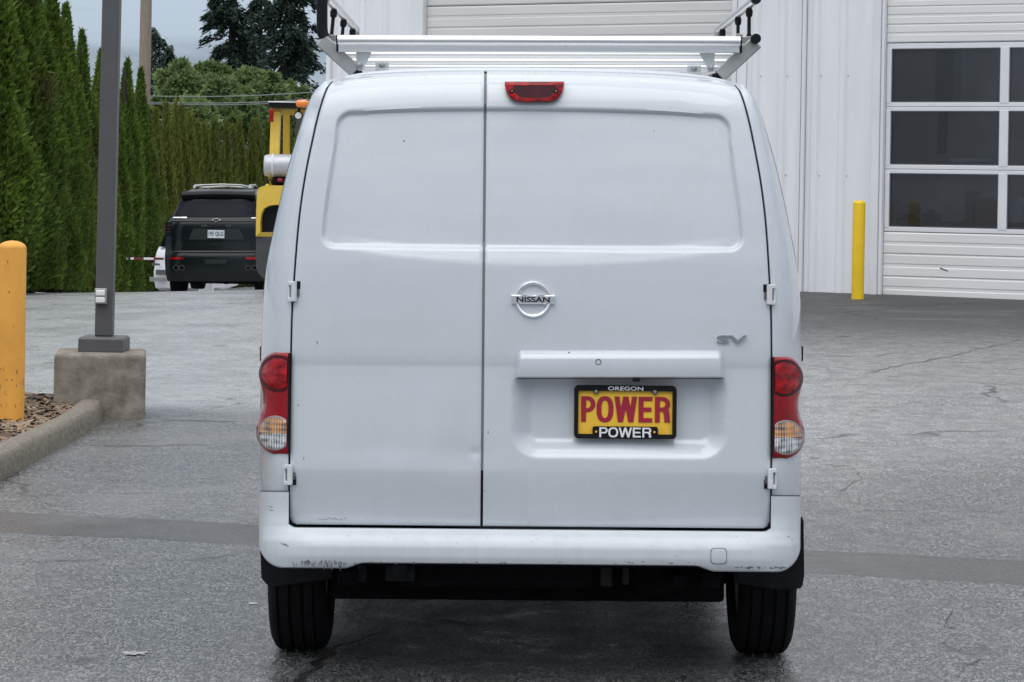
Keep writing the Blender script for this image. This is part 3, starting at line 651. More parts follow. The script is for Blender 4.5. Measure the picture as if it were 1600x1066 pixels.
part(m, 'base_cover', M['pole'], lp, bevel=.004)
lean = math.tan(R(.3)); zp = zt + .101
m = MB().bar((bx.x, Yb + .3, zp), (bx.x + lean * 6.5, Yb + .3, zp + 6.5), pw, pw, (0, 1, 0)); part(m, 'pole', M['pole'], lp, bevel=.012, seg=3)
m = MB().box((bx.x + lean * 6.5 + .25, Yb + .3, zp + 6.55), (.75, .35, .1)); part(m, 'lamp_head', M['pole'], lp, bevel=.02)
ob = W(157, 463, Yb + .2); m = MB().box((ob.x, Yb + .3 - pw / 2 - .022, ob.z), (.080, .042, .105)); ox = part(m, 'outlet_box', M['alugrey'], lp, bevel=.006)
for dz in (.022, -.025):
    m = MB().box((ob.x, Yb + .3 - pw / 2 - .05, ob.z + dz), (.062, .014, .038)); sub(m, 'outlet_cover', M['white'], ox, lp, bevel=.008)

# ------------------------------------------------------------------ kerb and bark bed
def gpt(px, py, z=0.0):
    r = W(px, py, 1.0) - CAMP; k = (z - CAM_H) / r.z; return CAMP + r * k
kp = [gpt(166, 645), gpt(150, 662), gpt(128, 676), gpt(95, 694), gpt(50, 718), gpt(0, 746)]
kp = [p for p in kp]; last = kp[-1]; kp += [last + Vector((-.06, -1.5, 0)), last + Vector((-.25, -3.2, 0)), last + Vector((-.9, -5.0, 0))]
fine = []
for a, b_ in zip(kp[:-1], kp[1:]):
    nn = max(2, int((b_ - a).length / .06))
    fine += [a.lerp(b_, i / nn) for i in range(nn)]
fine.append(kp[-1])
rows = []; KH, KW = .13, .17
for i, p in enumerate(fine):
    d = (fine[min(i+3, len(fine)-1)] - fine[max(i-3, 0)]); d.z = 0; d.normalize(); nrm = Vector((d.y, -d.x, 0))
    if nrm.x > 0: nrm = -nrm                   # to the bed side
    pr = [(0, -.05), (.002, .05), (.008, .10), (.018, .12), (.035, KH), (.09, KH + .004), (.135, KH), (.155, .115), (.165, .09), (.17, -.05)]
    rows.append([p + nrm * (a + .007 * noise.noise((i * .05, a * 30, 3))) + Vector((0, 0, b_ + .006 * noise.noise((i * .06, a * 22, 9)) + G(p.x, p.y))) for a, b_ in pr])
m = MB().grid(rows); n = len(rows); m.f.append(tuple(range(10))); m.f.append(tuple((n-1)*10 + k for k in range(10)))
tag(m.build('kerb', M['kerb'], smooth=55), kind='structure')
inner = [r[8] for r in rows]
bedr = []
for p in inner:
    bedr.append([Vector((p.x + .03, p.y, .085 + G(p.x, p.y)))] + [Vector((p.x - q, p.y, .085 + .05 * min(1, q) + G(p.x, p.y) + .015 * noise.noise((q * 3, p.y * 3, 1)))) for q in (.2, .5, .9, 1.4, 2.2, 3.2)])
far = inner[0].y + .55
bedr.insert(0, [Vector((v.x, far, v.z)) for v in bedr[0]])
tag(MB().grid(bedr).build('bed_soil', M['soil'], smooth=180), kind='structure')
# chips of bark
nch = 9000; m = MB(); rr = random.Random(7)
for i in range(nch):
    k = rr.randrange(len(inner)); p = inner[k]; q = rr.random() ** 1.3 * 1.9
    x = p.x - q + .0; y = p.y + rr.uniform(-.1, .6 if k < 4 else .1)
    z = .092 + .05 * min(1, q) + G(x, y) + .012 * rr.random()
    a = rr.random() * 6.28; l, w2 = rr.uniform(.015, .045), rr.uniform(.007, .018)
    u = Vector((math.cos(a), math.sin(a), rr.uniform(-.5, .5))) * l; v = Vector((-math.sin(a), math.cos(a), rr.uniform(-.6, .6))) * w2; c = Vector((x, y, z))
    m.add([c - u - v, c + u - v * .6, c + u + v, c - u + v * .7, c + Vector((0, 0, .008))], [(0, 1, 4), (1, 2, 4), (2, 3, 4), (3, 0, 4)])
tag(m.build('bark_mulch', M['chip']), kind='stuff')

# ------------------------------------------------------------------ vegetation
def mesh_np(name, V, F, mt, smooth=False):
    me = bpy.data.meshes.new(name); nv, nf = len(V), len(F); k = F.shape[1]
    me.vertices.add(nv); me.vertices.foreach_set('co', V.astype(np.float32).ravel())
    me.loops.add(nf * k); me.loops.foreach_set('vertex_index', F.astype(np.int32).ravel())
    me.polygons.add(nf); me.polygons.foreach_set('loop_start', np.arange(0, nf * k, k, dtype=np.int32))
    me.update(calc_edges=True); me.materials.append(mt); return me
def kites(P, D, S, Lh, Wd):                   # leaf sprays: base point, direction, side, length, width
    tip = P + D * Lh[:, None]; midp = P + D * (Lh * .45)[:, None]; a = midp + S * Wd[:, None]; b_ = midp - S * Wd[:, None]
    V = np.stack([P, a, tip, b_], 1).reshape(-1, 3); F = np.arange(len(P) * 4).reshape(-1, 4); return V, F
def unit(a): return a / np.maximum(1e-9, np.linalg.norm(a, axis=1))[:, None]
def arb_mesh(h, r, n, seed, mt, size=1.0):
    g = np.random.default_rng(seed)
    t = g.random(n) ** .9; th = g.random(n) * 2 * np.pi
    ph = g.random(7) * 6.28
    prof = np.minimum(1, .80 + t * 1.6) * (1 - np.clip((t - .12) / .88, 0, 1) ** 1.7) ** .8 + .02
    lob = 1 + .16 * np.sin(3 * th + ph[4] + 9 * t) * np.sin(11 * t + ph[5] + 2 * th) + .13 * np.sin(5 * th + ph[0] + 2.2 * t) + .10 * np.sin(9 * th + ph[1] - 3 * t) + .10 * np.sin(17 * t + ph[2] + 3 * th) + .07 * np.sin(29 * t + ph[3] + 5 * th)
    rad = r * prof * lob * (.58 + .48 * g.random(n) ** .5)
    nl = 5; lid = g.integers(0, nl, n); la = g.random(nl) * 6.28; lo_ = g.uniform(.12, .32, nl) * r; lh_ = g.uniform(.84, 1.0, nl); lh_[0] = 1.0; lo_[0] *= .3
    sp_ = np.clip((t - .55) / .35, 0, 1); sp_ = sp_ * sp_ * (3 - 2 * sp_); rad = rad * (1 - .22 * sp_)
    P = np.stack([rad * np.cos(th) + sp_ * lo_[lid] * np.cos(la[lid]) * (1.25 - t), rad * np.sin(th) + sp_ * lo_[lid] * np.sin(la[lid]) * (1.25 - t), h * t * (1 - sp_ * (1 - lh_[lid])) * .985 + .05], 1)
    O = np.stack([np.cos(th), np.sin(th), np.zeros(n)], 1)
    D = unit(O * g.uniform(.15, .7, n)[:, None] + np.array([0, 0, 1]) * g.uniform(.45, 1.1, n)[:, None] + g.normal(0, .28, (n, 3)))
    S = unit(np.cross(D, O + g.normal(0, .7, (n, 3))))
    big_ = (g.random(n) < .12) * .7 + 1; Lh = g.uniform(.09, .21, n) * size * big_; Wd = g.uniform(.018, .045, n) * size
    V, F = kites(P, D, S, Lh, Wd)
    # spindly leaders at the top
    return mesh_np('crown', V, F, mt)
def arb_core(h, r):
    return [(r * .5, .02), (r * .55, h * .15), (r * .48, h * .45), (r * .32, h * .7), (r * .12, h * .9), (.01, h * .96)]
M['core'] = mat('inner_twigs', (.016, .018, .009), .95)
def arb(px, top, Y, width, me, hr, label, group, zbase=None):
    gz = G(*W(px, 456, Y).xy) if zbase is None else zbase
    x = W(px, 440, Y).x; h = W(px, top, Y).z - gz
    t = thing('arborvitae_tree', label, 'tree', (x, Y, gz), group)
    c = bpy.data.objects.new('crown', me); C.objects.link(c); c.parent = t
    s = width * Y / FPX / 2 / hr[1]; c.scale = (s, s, h / hr[0]); c.rotation_euler = (random.uniform(-.018, .018), random.uniform(-.022, .022), random.random() * 6.28)
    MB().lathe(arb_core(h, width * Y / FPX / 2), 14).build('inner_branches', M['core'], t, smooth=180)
    MB().tube([(0, 0, -.1), (0, 0, h * .5)], [.07, .03], 8).build('trunk', M['bark'], t)
    return t
# near row (px, top, depth, width)
near = [(-30, -170, 37.5, 112), (12, -130, 38.6, 100), (48, -90, 39.8, 84), (78, -30, 41.2, 72), (103, 6, 43.2, 58), (126, 48, 45.6, 52), (147, 76, 48.5, 48), (168, 88, 52, 46), (190, 92, 57, 46), (212, 106, 63, 44), (229, 165, 66.5, 40)]
ords = ['first', 'second', 'third', 'fourth', 'fifth', 'sixth', 'seventh', 'eighth', 'ninth', 'tenth', 'eleventh', 'twelfth', 'thirteenth', 'fourteenth', 'fifteenth', 'sixteenth', 'seventeenth']
HR = (6.0, .55)
nm = [arb_mesh(*HR, 36000, 20 + i, M['arb'], .62) for i in range(5)]
lab_near = ['tall bright green arborvitae rising past the frame at the left edge', 'tall arborvitae second from the left edge, above the yellow bollard', 'tall arborvitae third from the left edge, right of the yellow bollard',
  'tall arborvitae fourth from the left edge, topping out at the frame', 'tall arborvitae whose tip peaks midway between left bollard and lamp post', 'second arborvitae to the left of the lamp post', 'arborvitae just left of the grey lamp post',
  'arborvitae standing directly behind the grey lamp post', 'arborvitae just right of the lamp post, tallest of that side', 'arborvitae whose tip is just left of the wooden utility pole', 'lower arborvitae in front of the wooden utility pole']
for i, (px, top, Y, wd_) in enumerate(near):
    arb(px, top, Y, wd_ * 1.22, nm[i % 5], HR, lab_near[i], 'tall arborvitae in the near part of the hedge')
farr = [(243, 168), (254, 160), (266, 163), (280, 172), (294, 180), (307, 190), (320, 196), (333, 186), (346, 192), (359, 197), (373, 186), (388, 192), (403, 183), (418, 190), (434, 178), (450, 186), (466, 182)]
fm = [arb_mesh(6.0, .8, 9000, 60 + i, M['arbfar'], 1.3) for i in range(4)]
for i, (px, top) in enumerate(farr):
    Y = 68.5 + i * .8
    arb(px, top + random.uniform(-7, 5), Y, 35 + random.uniform(-4, 6), fm[i % 4], (6.0, .8), f'olive arborvitae, {ords[i]} to the right of the utility pole in the far hedge', 'olive arborvitae in the far part of the hedge')
# conifers beyond
def fir(px, base_z, top_z, Y, rad, seed, label, n=5200, trunkpx=0, bare=0.0, mt='fir', sz=1.0):
    g = np.random.default_rng(seed); x = W(px, 200, Y).x; h = top_z - base_z
    t = thing('fir_tree', label, 'tree', (x, Y, base_z), 'dark conifers behind the hedge')
    nb = int(h * 12); Vs, Fs, o = [], [], 0
    for b_ in range(nb):
        tt = bare + (1 - bare) * g.random(); z = h * tt; L_ = rad * (1 - tt) ** .75 * g.uniform(.55, 1.15) + .3; a = g.random() * 6.28
        k = max(6, int(n / nb)); s = g.random(k) ** .7
        droop = -.42 * L_ * s ** 1.4 + .10 * L_ * np.clip(s - .7, 0, 1)
        dirv = np.array([math.cos(a), math.sin(a), 0.]); side = np.array([-math.sin(a), math.cos(a), 0.])
        P = dirv * (s * L_)[:, None] + side * (g.normal(0, .16, k) * L_ * (1.05 - s))[:, None] + np.array([0, 0, 1.]) * (z + droop + g.normal(0, .13, k))[:, None]
        D = unit(dirv + side * g.normal(0, .6, k)[:, None] + np.array([0, 0, -1.]) * g.uniform(.2, 1.0, k)[:, None])
        S = unit(np.cross(D, np.array([0, 0, 1.]) + g.normal(0, .5, (k, 3))))
        V, F = kites(P, D, S, g.uniform(.3, .7, k) * sz, g.uniform(.06, .15, k) * sz); Vs.append(V); Fs.append(F + o); o += len(V)
    c = bpy.data.objects.new('crown', mesh_np('crown', np.concatenate(Vs), np.concatenate(Fs), M[mt])); C.objects.link(c); c.parent = t
    MB().tube([(0, 0, -.5), (0, 0, h * .6), (0, 0, h * .98)], [.3, .16, .02], 8).build('trunk', M['bark'], t)
    return t
fir(360, -1, 18, 128, 2.35, 5, 'dark fir with open crown, left of the two tall conifers', 42000, sz=.55)
fir(447, -1, 19, 120, 2.5, 6, 'dark drooping fir right of its taller neighbour, near the building corner', 42000, sz=.55)
fir(405, -1, 14.0, 138, 1.7, 16, 'thin dark fir filling the gap between the two tall conifers', 9000, sz=.7)
fir(241, -1, 9.0, 118, 1.5, 7, 'small dark conifer just right of the wooden utility pole', 9000, sz=.5)
fir(258, -1, 8.0, 116, 1.4, 8, 'smaller pointed conifer beside the one by the utility pole', 8000, sz=.5)
def broadleaf(px, top, Y, rpx, seed, label):
    g = np.random.default_rng(seed); x = W(px, top, Y).x; ztop = W(px, top, Y).z; rad = rpx * Y / FPX; base = -1.0; h = ztop - base
    t = thing('broadleaf_tree', label, 'tree', (x, Y, base), 'pale green broadleaf trees behind the hedge')
    Vs, Fs, o = [], [], 0; cc = np.array([0, 0, h - rad * 1.05])
    lobes = [(cc, rad * .75)]
    for k in range(70):
        d = unit(g.normal(0, 1, (1, 3)))[0]; d[2] = d[2] * .9 + .1
        lobes.append((cc + d * rad * g.uniform(.45, .92), rad * g.uniform(.10, .26)))
    for c, r_ in lobes:
        k = int(420 * (r_ / (rad * .25)) ** 1.4); d = unit(g.normal(0, 1, (k, 3))); P = c + d * (r_ * (.35 + .85 * g.random(k) ** .7))[:, None] * np.array([1, 1, .8])
        D = unit(d + g.normal(0, .6, (k, 3)) + np.array([0, 0, -.15])); S = unit(np.cross(D, g.normal(0, 1, (k, 3))))
        V, F = kites(P, D, S, g.uniform(.14, .30, k), g.uniform(.05, .10, k)); Vs.append(V); Fs.append(F + o); o += len(V)
    c = bpy.data.objects.new('crown', mesh_np('crown', np.concatenate(Vs), np.concatenate(Fs), M['decid'])); C.objects.link(c); c.parent = t
    m = MB().tube([(0, 0, -.5), (.1, 0, h * .4), (0, 0, h * .8)], [.22, .16, .05], 8)
    for k in range(5):
        a = k * 1.3; m.tube([(0, 0, h * (.35 + .07 * k)), (rad * .5 * math.cos(a), rad * .5 * math.sin(a), h * (.6 + .05 * k))], [.08, .03], 6)
    m.build('trunk', M['bark'], t)
broadleaf(284, 100, 92, 46, 1, 'pale green broadleaf tree nearest the utility pole, above the far hedge')
broadleaf(326, 97, 97, 44, 2, 'round broadleaf tree below the left tall fir')
broadleaf(352, 118, 90, 42, 3, 'broadleaf tree with low crown midway along the far hedge')
broadleaf(404, 106, 96, 46, 4, 'broadleaf tree below the right tall fir, behind the forklift roof')
broadleaf(300, 150, 86, 40, 9, 'low leafy broadleaf tree directly behind the far hedge left of the wires')
broadleaf(452, 122, 99, 44, 10, 'broadleaf tree partly hidden by the van roof corner')
broadleaf(378, 152, 87, 36, 12, 'smallest broadleaf tree showing over the hedge between two others')

# ------------------------------------------------------------------ utility pole with its wires
up = W(222, 300, 72); tp = thing('utility_pole', 'weathered wooden utility pole rising behind the hedge', 'utility pole', (up.x, 72, -.9))
m = MB().tube([(up.x, 72, -1.2), (up.x + .02, 72, 6), (up.x + .03, 72, 13)], [.19, .17, .14], 16); part(m, 'pole', M['wood'], tp, smooth=60)
for k, (ya, yb) in enumerate(((150, 135), (160, 147), (162, 151))):
    a = W(229, ya, 72); b_ = W(700, yb - 18, 84); pts = []
    for i in range(25):
        s = i / 24; p = a.lerp(b_, s); p.z -= .25 * 4 * s * (1 - s); pts.append(p)
    part(MB().tube(pts, .016, 5), 'wire', M['wire'], tp)
m = MB().box((up.x, 72, 12.4), (2.2, .1, .12)); part(m, 'crossarm', M['wood'], tp)
# ------------------------------------------------------------------ the van
VA, YV, XC = R(.5), 7.5, 32.3                 # roll seen in the photo, depth of the bumper face, centre line offset (px)
TH = VA - ROLL
xc_cam = -XC * 7.57 / FPX
vrot = Matrix.Rotation(TH, 3, 'Y')
vloc = CAMP - vrot @ Vector((xc_cam, -YV, CAM_H))
van = thing('cargo_van', 'white cargo van seen from behind with ladder rack and yellow number plate', 'van', tuple(vloc), rot=(0, TH, 0))
def S(h, py, y): return Vector((h * (YV + y) / FPX + (XC * (YV + y) / FPX + xc_cam), y, CAM_H - (py - HY) * (YV + y) / FPX))
def Q(px, py):
    dx, dy = unroll(px, py, VA); return dx - XC, HY + dy
def V(px, py, y): return S(*Q(px, py), y)
def vb(m, name, mt, p=van, **kw): return m.build(name, mt, p, **kw)
door_h = hermite([(100, 306), (126, 311), (140, 321), (180, 334), (230, 345), (290, 356), (350, 363.5), (440, 370), (500, 373), (620, 374.5), (720, 375), (790, 375), (830, 374)])
sil_h = hermite([(112, 296), (122, 318), (134, 332), (150, 345), (175, 356), (200, 364), (270, 384), (350, 402), (425, 416), (480, 420.5), (540, 422), (640, 423), (760, 423), (830, 422)])
ytop = lambda h: 110.5 + 3.0 * (abs(h) / 200) ** 2 + 7.5 * (abs(h) / 312) ** 5
prof = hermite([(830, .078), (800, .070), (737, .062), (700, .066), (640, .073), (572, .081), (540, .083), (500, .085), (450, .090), (412, .096), (390, .102), (300, .130), (200, .168), (170, .182), (150, .194), (134, .212), (124, .234), (117, .262), (112, .305), (106, .37)])
def ydoor(h, py):
    k = sstep(300, 120, py); pe = py - (ytop(h) - 110.5) * k
    y = prof(pe) + .030 * (abs(h) / 375) ** 3
    if py < 573: y -= .0075 * (1 - math.exp(-(573 - py) / 20)) * math.exp(-max(0, 573 - py) / 90)
    if py > 737: y += .00022 * (py - 737) * sstep(120, -180, h if h < 0 else -h + 60)
    return y
def rsd(h, py, x0, x1, y0, y1, r):            # signed distance inside a rounded rectangle (px)
    cx, cy = (x0 + x1) / 2, (y0 + y1) / 2; qx = abs(h - cx) - (x1 - x0) / 2 + r; qy = abs(py - cy) - (y1 - y0) / 2 + r
    return -(math.hypot(max(qx, 0), max(qy, 0)) + min(max(qx, qy), 0) - r)
def recess(h, py):                            # blanked-off window pressing across both doors
    sl = sstep(390, 175, py) * 22; a = 331 - sl; top = 168 + 9 * (abs(h) / 315) ** 2.2
    d = rsd(h, py, -a, a, top, 391, 24); return .015 * sstep(0, 7, d)
def ydl(h, py):
    y = ydoor(h, py) + recess(h, py)
    ya = 414 - 22 * (h / 300) ** 2
    y += .0085 * min(1, max(0, (ya - py) / 22)) * sstep(330, 230, abs(h))
    # plate recess in the wide door
    d = rsd(h, py, -30, 307, 570, 715, 42)
    if d > 0: y += .043 * (sstep(0, 32, d) * .25 + .75 * min(1, d / 30))
    # dents near the seam and low on the narrow door
    y += .0035 * math.exp(-((h + 86) / 9) ** 2 - ((py - 708) / 7) ** 2) + .0050 * math.exp(-((h + 112) / 46) ** 2 - ((py - 716) / 30) ** 2)
    y += .0018 * math.exp(-((h + 230) / 60) ** 2 - ((py - 700) / 26) ** 2) - .0012 * math.exp(-((h - 120) / 110) ** 2 - ((py - 300) / 60) ** 2)
    return y
def door_mesh(left, right, bot, nu, nv):
    m = MB(); rows = []
    for j in range(nv + 1):
        v = j / nv; row = []
        for i in range(nu + 1):
            u = i / nu; py = 560
            for _ in range(4):
                h0, h1 = left(py), right(py); h = h0 + (h1 - h0) * u
                py = bot(h) + (ytop(h) - bot(h)) * v
            y = ydl(h, py)
            e = min(abs(h - h0), abs(h1 - h), abs(bot(h) - py))
            if e < 4: y += .004 * (1 - e / 4) ** 2
            row.append((h, py, y))
        rows.append(row)
    R2 = [[S(*p) for p in r] for r in rows]
    fl = lambda p, dy=.022: S(p[0], p[1], p[2] + dy)
    R2 = [[fl(p) for p in rows[0]]] + R2 + [[S(p[0], p[1] + 1, p[2] + .05) for p in rows[-1]]]
    R2 = [[fl((rows[min(max(k - 1, 0), nv)][0]))] + r + [fl((rows[min(max(k - 1, 0), nv)][-1]))] for k, r in enumerate(R2)]
    return m.grid(R2)
def corner(edge, sgn):                        # rounded lower corner of a door
    def f(py):
        b = 822.0; r = 10
        if py > b - r: return edge(py) - sgn * (r - math.sqrt(max(0, r*r - (py - b + r) ** 2))) * 1
        return edge(py)
    return f
SEAM = -75.2
botf = lambda h: 822.3 + 0 * h
dl = vb(door_mesh(corner(lambda p: -door_h(p) , -1), lambda p: SEAM - 2.2, botf, 96, 236), 'rear_door', M['van'], smooth=48); dl['label'] = 'narrow left rear door with a dent near the seam'
dr = vb(door_mesh(lambda p: SEAM + 2.0, corner(door_h, 1), botf, 140, 236), 'rear_door', M['van'], smooth=48); dr['label'] = 'wide right rear door with plate recess and handle'
# seal behind the doors
m = MB(); rows = []
for j in range(41):
    py = 835 + (104 - 835) * j / 40; row = []
    for i in range(31):
        h = (door_h(min(py, 829)) + 6) * (-1 + 2 * i / 30); p2 = max(py, ytop(h) + 1)
        row.append(S(h, p2, ydoor(h, p2) + .042 + .02 * sstep(140, 115, p2) + (.012 if py < 816 else .0)))
    rows.append(row)
vb(m.grid(rows), 'door_seal', M['seal'])
m = MB(); rows = []
for j in range(13):
    py = 736 + 84 * j / 12; rows.append([S(SEAM - 2.6, py, ydoor(SEAM, py) + .012), S(SEAM + 2.4, py, ydoor(SEAM, py) + .012)])
vb(m.grid(rows), 'seam_weatherstrip', M['black'])
m = MB(); rows = []
for j in range(41):
    py = 735.5 - 620 * j / 40; yy = ydl(SEAM, py) + .007; rows.append([S(SEAM - 2.6, py, yy), S(SEAM + 2.4, py, yy)])
vb(m.grid(rows), 'seam_weatherstrip', mat('grey_weatherstrip', (.17, .18, .185), .6))
# body shell: matched ring of door-opening edge (q) and silhouette (p)
ring = []
for py in list(range(769, 150, -12)) + [152, 146, 140, 134, 130]:
    ring.append(((-door_h(py) - 2.3, py), (-sil_h(py), py)))
q0, p0 = ring[-1]
for i in range(1, 24):
    s = i / 24; h = -312 + 624 * s; hp = -332 + 664 * s
    pt = ytop(h) - 1.5
    ring.append(((h, pt + 3.0), (hp * .985, pt - 3.5 + 9 * abs(2 * s - 1) ** 6)))
ring += [((-a[0], a[1]), (-b_[0], b_[1])) for a, b_ in ring[:len(ring) - 23][::-1]]
cols = []
YP = .34
stations = [.34, .40] + [.44 + .045 * i for i in range(18)] + [1.5, 2.2, 2.9, 3.0, 3.05] + [3.1 + .045 * i for i in range(19)] + [4.1, 4.3, 4.42, 4.47]
def arch(y):
    for c in (.80, 3.53):
        d = .36 ** 2 - (y - c) ** 2
        if d > 0: return .31 + math.sqrt(d)
    return 0
roofend = hermite([(2.9, 3), (3.2, 1.82), (3.75, 1.20), (4.2, 1.02), (4.42, .86), (4.47, .6)])
def zcap(y): return 9 if y < 2.95 else roofend(y)
dent = lambda h, py: .030 * math.exp(-((h + 350) / 26) ** 2 - ((py - 178) / 16) ** 2)
for (qh, qp), (ph, pp) in ring:
    yq = ydoor(qh, qp) + (.002 if abs(qh) > 313 else .016)
    col = [S(qh, qp, yq + .035), S(qh, qp, yq + .006), S(qh * 1.0 + (1.2 if ph > 0 else -1.2) * (1 if abs(qh) > 320 else 0), qp, yq)]
    for k in range(1, 15):
        t = k / 14; a = t * math.pi / 2; xz = math.sin(a) ** .92; yy = yq + (YP - yq) * (1 - math.cos(a) ** 1.05) 
        h, p = qh + (ph - qh) * xz, qp + (pp - qp) * xz
        col.append(S(h, p, yy + dent(h, p)))
    base = col[-1]
    for y in stations[1:]:
        nx = 1 - .10 * sstep(3.9, 4.47, y)
        z = base.z
        if y < 1.3 or y > 3.0: z = max(z, arch(y))
        z = min(z, zcap(y) - .05 * (1 - min(1, base.z / 1.9)))
        wz = 1 - .0 * z
        col.append(Vector((base.x * nx, y, z + (.018 * sstep(.34, 1.2, y) if base.z > 1.8 else 0))))
    cols.append(col)
# sill rows carry the sides down to the underbody
def sill(col, z):
    return [Vector((p.x * (.955 if k > 16 and arch(p.y) < .2 else 1), p.y, max(min(z if p.y > 1.1 else .42, p.z), arch(p.y)) if k > 16 else p.z - (col[0].z - max(z, .52)) * 1.0)) + Vector((0, .035 if k < 17 else 0, 0)) for k, p in enumerate(col)]
cols = [sill(cols[0], .21)] + cols + [sill(cols[-1], .21)]
m = MB().grid(cols); n = len(cols[0]); m.f.append(tuple(i * n + n - 1 for i in range(len(cols))))
body = vb(m, 'body', M['van'], smooth=40)
# windscreen and cab glass
m = MB(); rows = []
for y in (3.24, 3.4, 3.55, 3.7):
    z = roofend(y); w2 = .66; rows.append([Vector((w2 * (-1 + 2 * i / 12), y, z + .012)) for i in range(13)])
vb(m.grid(rows), 'windscreen', M['tint'], smooth=60)
# bumper
ub_h = 423
def bbot(h):
    a = abs(h); b_ = 880.5 + 8.5 * sstep(258, 290, a)
    if a > 385: b_ -= 44 * (1 - math.sqrt(max(0, 1 - ((a - 385) / 38.5) ** 2)))
    return b_
bprof = hermite([(770, .052), (800, .050), (823, .050), (828, .046), (838, .022), (850, .006), (858, .001), (870, .0), (880, .004), (890, .014)])
bcorn = hermite([(770, .062), (800, .058), (823, .044), (838, .026), (850, .010), (870, .004), (890, .012)])
def ybump(h, py):
    a = abs(h); k = sstep(330, 392, a); y = bprof(py) * (1 - k) + bcorn(py) * k
    t = min(1, max(0, (a - 318) / (ub_h - 318))); y += .235 * (1 - math.sqrt(max(0, 1 - t ** 2.6)))
    return y
hs = sorted(set([-ub_h, -422.7, -422, -420.5, -418, -414, -410, -405, -400, -394, -388, -382, -377] + [-375 + 6.25 * i for i in range(121)] + [377, 382, 388, 394, 400, 405, 410, 414, 418, 420.5, 422, 422.7, ub_h]))
q0_ = lambda h: 828.0 - 4.0 * sstep(366, 377, abs(h))
m = MB(); rows = []
NV = 34
for j in range(NV + 1):
    t = j / NV; row = []
    for h in hs:
        b_ = bbot(h); py = q0_(h) + (b_ - q0_(h)) * t; row.append(S(h, py, ybump(h, py)))
    rows.append(row)
rows.insert(0, [S(h, q0_(h) - 1.5, ydoor(min(374, max(-374, h)), 822) + .03 if abs(h) < 374 else ybump(h, 823)) for h in hs])
rows.append([S(h, bbot(h) + 1.5, ybump(h, bbot(h)) + .012) for h in hs]); rows.append([S(h, bbot(h) + 1, ybump(h, bbot(h)) + .09) for h in hs])
m.grid(rows)
for sg in (-1, 1):                            # the corners that climb the pillars
    ch = [376.5, 377, 378] + [380 + 4.3 * i for i in range(10)] + [420.5, 422, 422.7, ub_h]
    rr = []
    for j in range(15):
        py = 771.5 + (824 - 771.5) * j / 14
        row = []
        for i, h in enumerate(ch):
            hh = h
            if py > 808: hh = max(h, h - 0) 
            y = ybump(hh, py) + (.02 if i == 0 else .003 if i == 1 else 0)
            row.append(S(sg * hh, py, y))
        rr.append(row)
    rr.insert(0, [S(sg * h, 771.5, ybump(h, 772) + .02) for h in ch])
    m.grid(rr)
bump = vb(m, 'bumper', M['vanp'], smooth=50)
for sg in (-1, 1):
    m = MB(); hh_ = [377 + (422.4 - 377) * i / 24 for i in range(25)]
    m.grid([[S(sg * h, py, ybump(h, 772) + dy) for h in hh_] for py, dy in ((769.9, .02), (769.9, -.0008), (771.7, -.0008), (771.7, .02))]); vb(m, 'corner_seam', M['seal'], bump)
# tow-eye cover (a seam and a plug) on the right
def on_bump(px, py, off=0): h, p = Q(px, py); return S(h, p, ybump(h, p) - off)
tw = MB(); cpx, cpy, rw = 1123, 869, 12.3
loop = []
for k in range(32):
    a = 2 * math.pi * k / 32; c, s_ = math.cos(a), math.sin(a); ex = 2 / 4.5
    loop.append((cpx + rw * math.copysign(abs(c) ** ex, c), cpy + rw * math.copysign(abs(s_) ** ex, s_)))
tw.grid([[on_bump(cpx + (x - cpx) * q, cpy + (y - cpy) * q, o) for x, y in loop] for q, o in ((1.04, -.002), (1.04, .0012), (.965, .0012), (.965, -.001))], close=True)
vb(tw, 'tow_cover_seam', M['seal'], bump)
tw = MB(); pts = [on_bump(cpx + (x - cpx) * .96, cpy + (y - cpy) * .96, .0016) for x, y in loop]; tw.grid([[on_bump(cpx + (x - cpx) * q, cpy + (y - cpy) * q, .0016) for x, y in loop] for q in (.955, .7, .4, .02)], close=True); vb(tw, 'tow_cover', M['vanp'], bump, smooth=60)
# scuffs low on the bumper
sm = MB(); r3 = random.Random(3)
def scuff(px, py, w, h, f=on_bump, sl=0):
    sm.add([f(px, py, .0012), f(px + w, py + sl, .0012), f(px + w * .8, py + h + sl, .0012), f(px + w * .2, py + h, .0012)], [(0, 1, 2, 3)])
for i in range(46):
    px = r3.uniform(455, 542); scuff(px, 876 + r3.uniform(-2, 6) + (px - 455) * .02, r3.uniform(.6, 1.6), r3.uniform(2, 9))
for i in range(34): scuff(r3.uniform(550, 1100), 879.5 + r3.uniform(-2.5, 1), r3.uniform(1, 5), r3.uniform(.5, 2.0))
for i in range(24): scuff(r3.uniform(1140, 1232), 886 + r3.uniform(-1, 2), r3.uniform(2, 8), r3.uniform(.6, 2))
for i in range(26): scuff(r3.uniform(470, 1200), r3.uniform(832, 872), r3.uniform(.6, 1.6), r3.uniform(.6, 1.6))
for a, b_, w in ((437, 848, 12), (438, 850, 14), (1230, 838, 4), (1236, 842, 3), (417, 790, 9), (420, 796, 7)): scuff(a, b_, w, 1.0, sl=w * .22)
vb(sm, 'scuff_marks', M['scuff'], bump, kind='stuff')
def on_door(px, py, off=0): h, p = Q(px, py); return S(h, p, ydl(h, p) - off)
sm = MB()
for a, b_, w, hh in ((495, 533, 1.2, 5), (630, 219, 2.6, 2.4), (465, 632, 2, 2), (474, 714, 1, 5)):
    scuff(a, b_, w, hh, on_door)
for i in range(9): scuff(498 + i * 4.6 + r3.uniform(-2, 2), 811 + r3.uniform(-2, 2), 4, .7, on_door, sl=r3.uniform(-1, 1))
vb(sm, 'scuff_marks', M['seal'], dl, kind='stuff')
sm = MB()
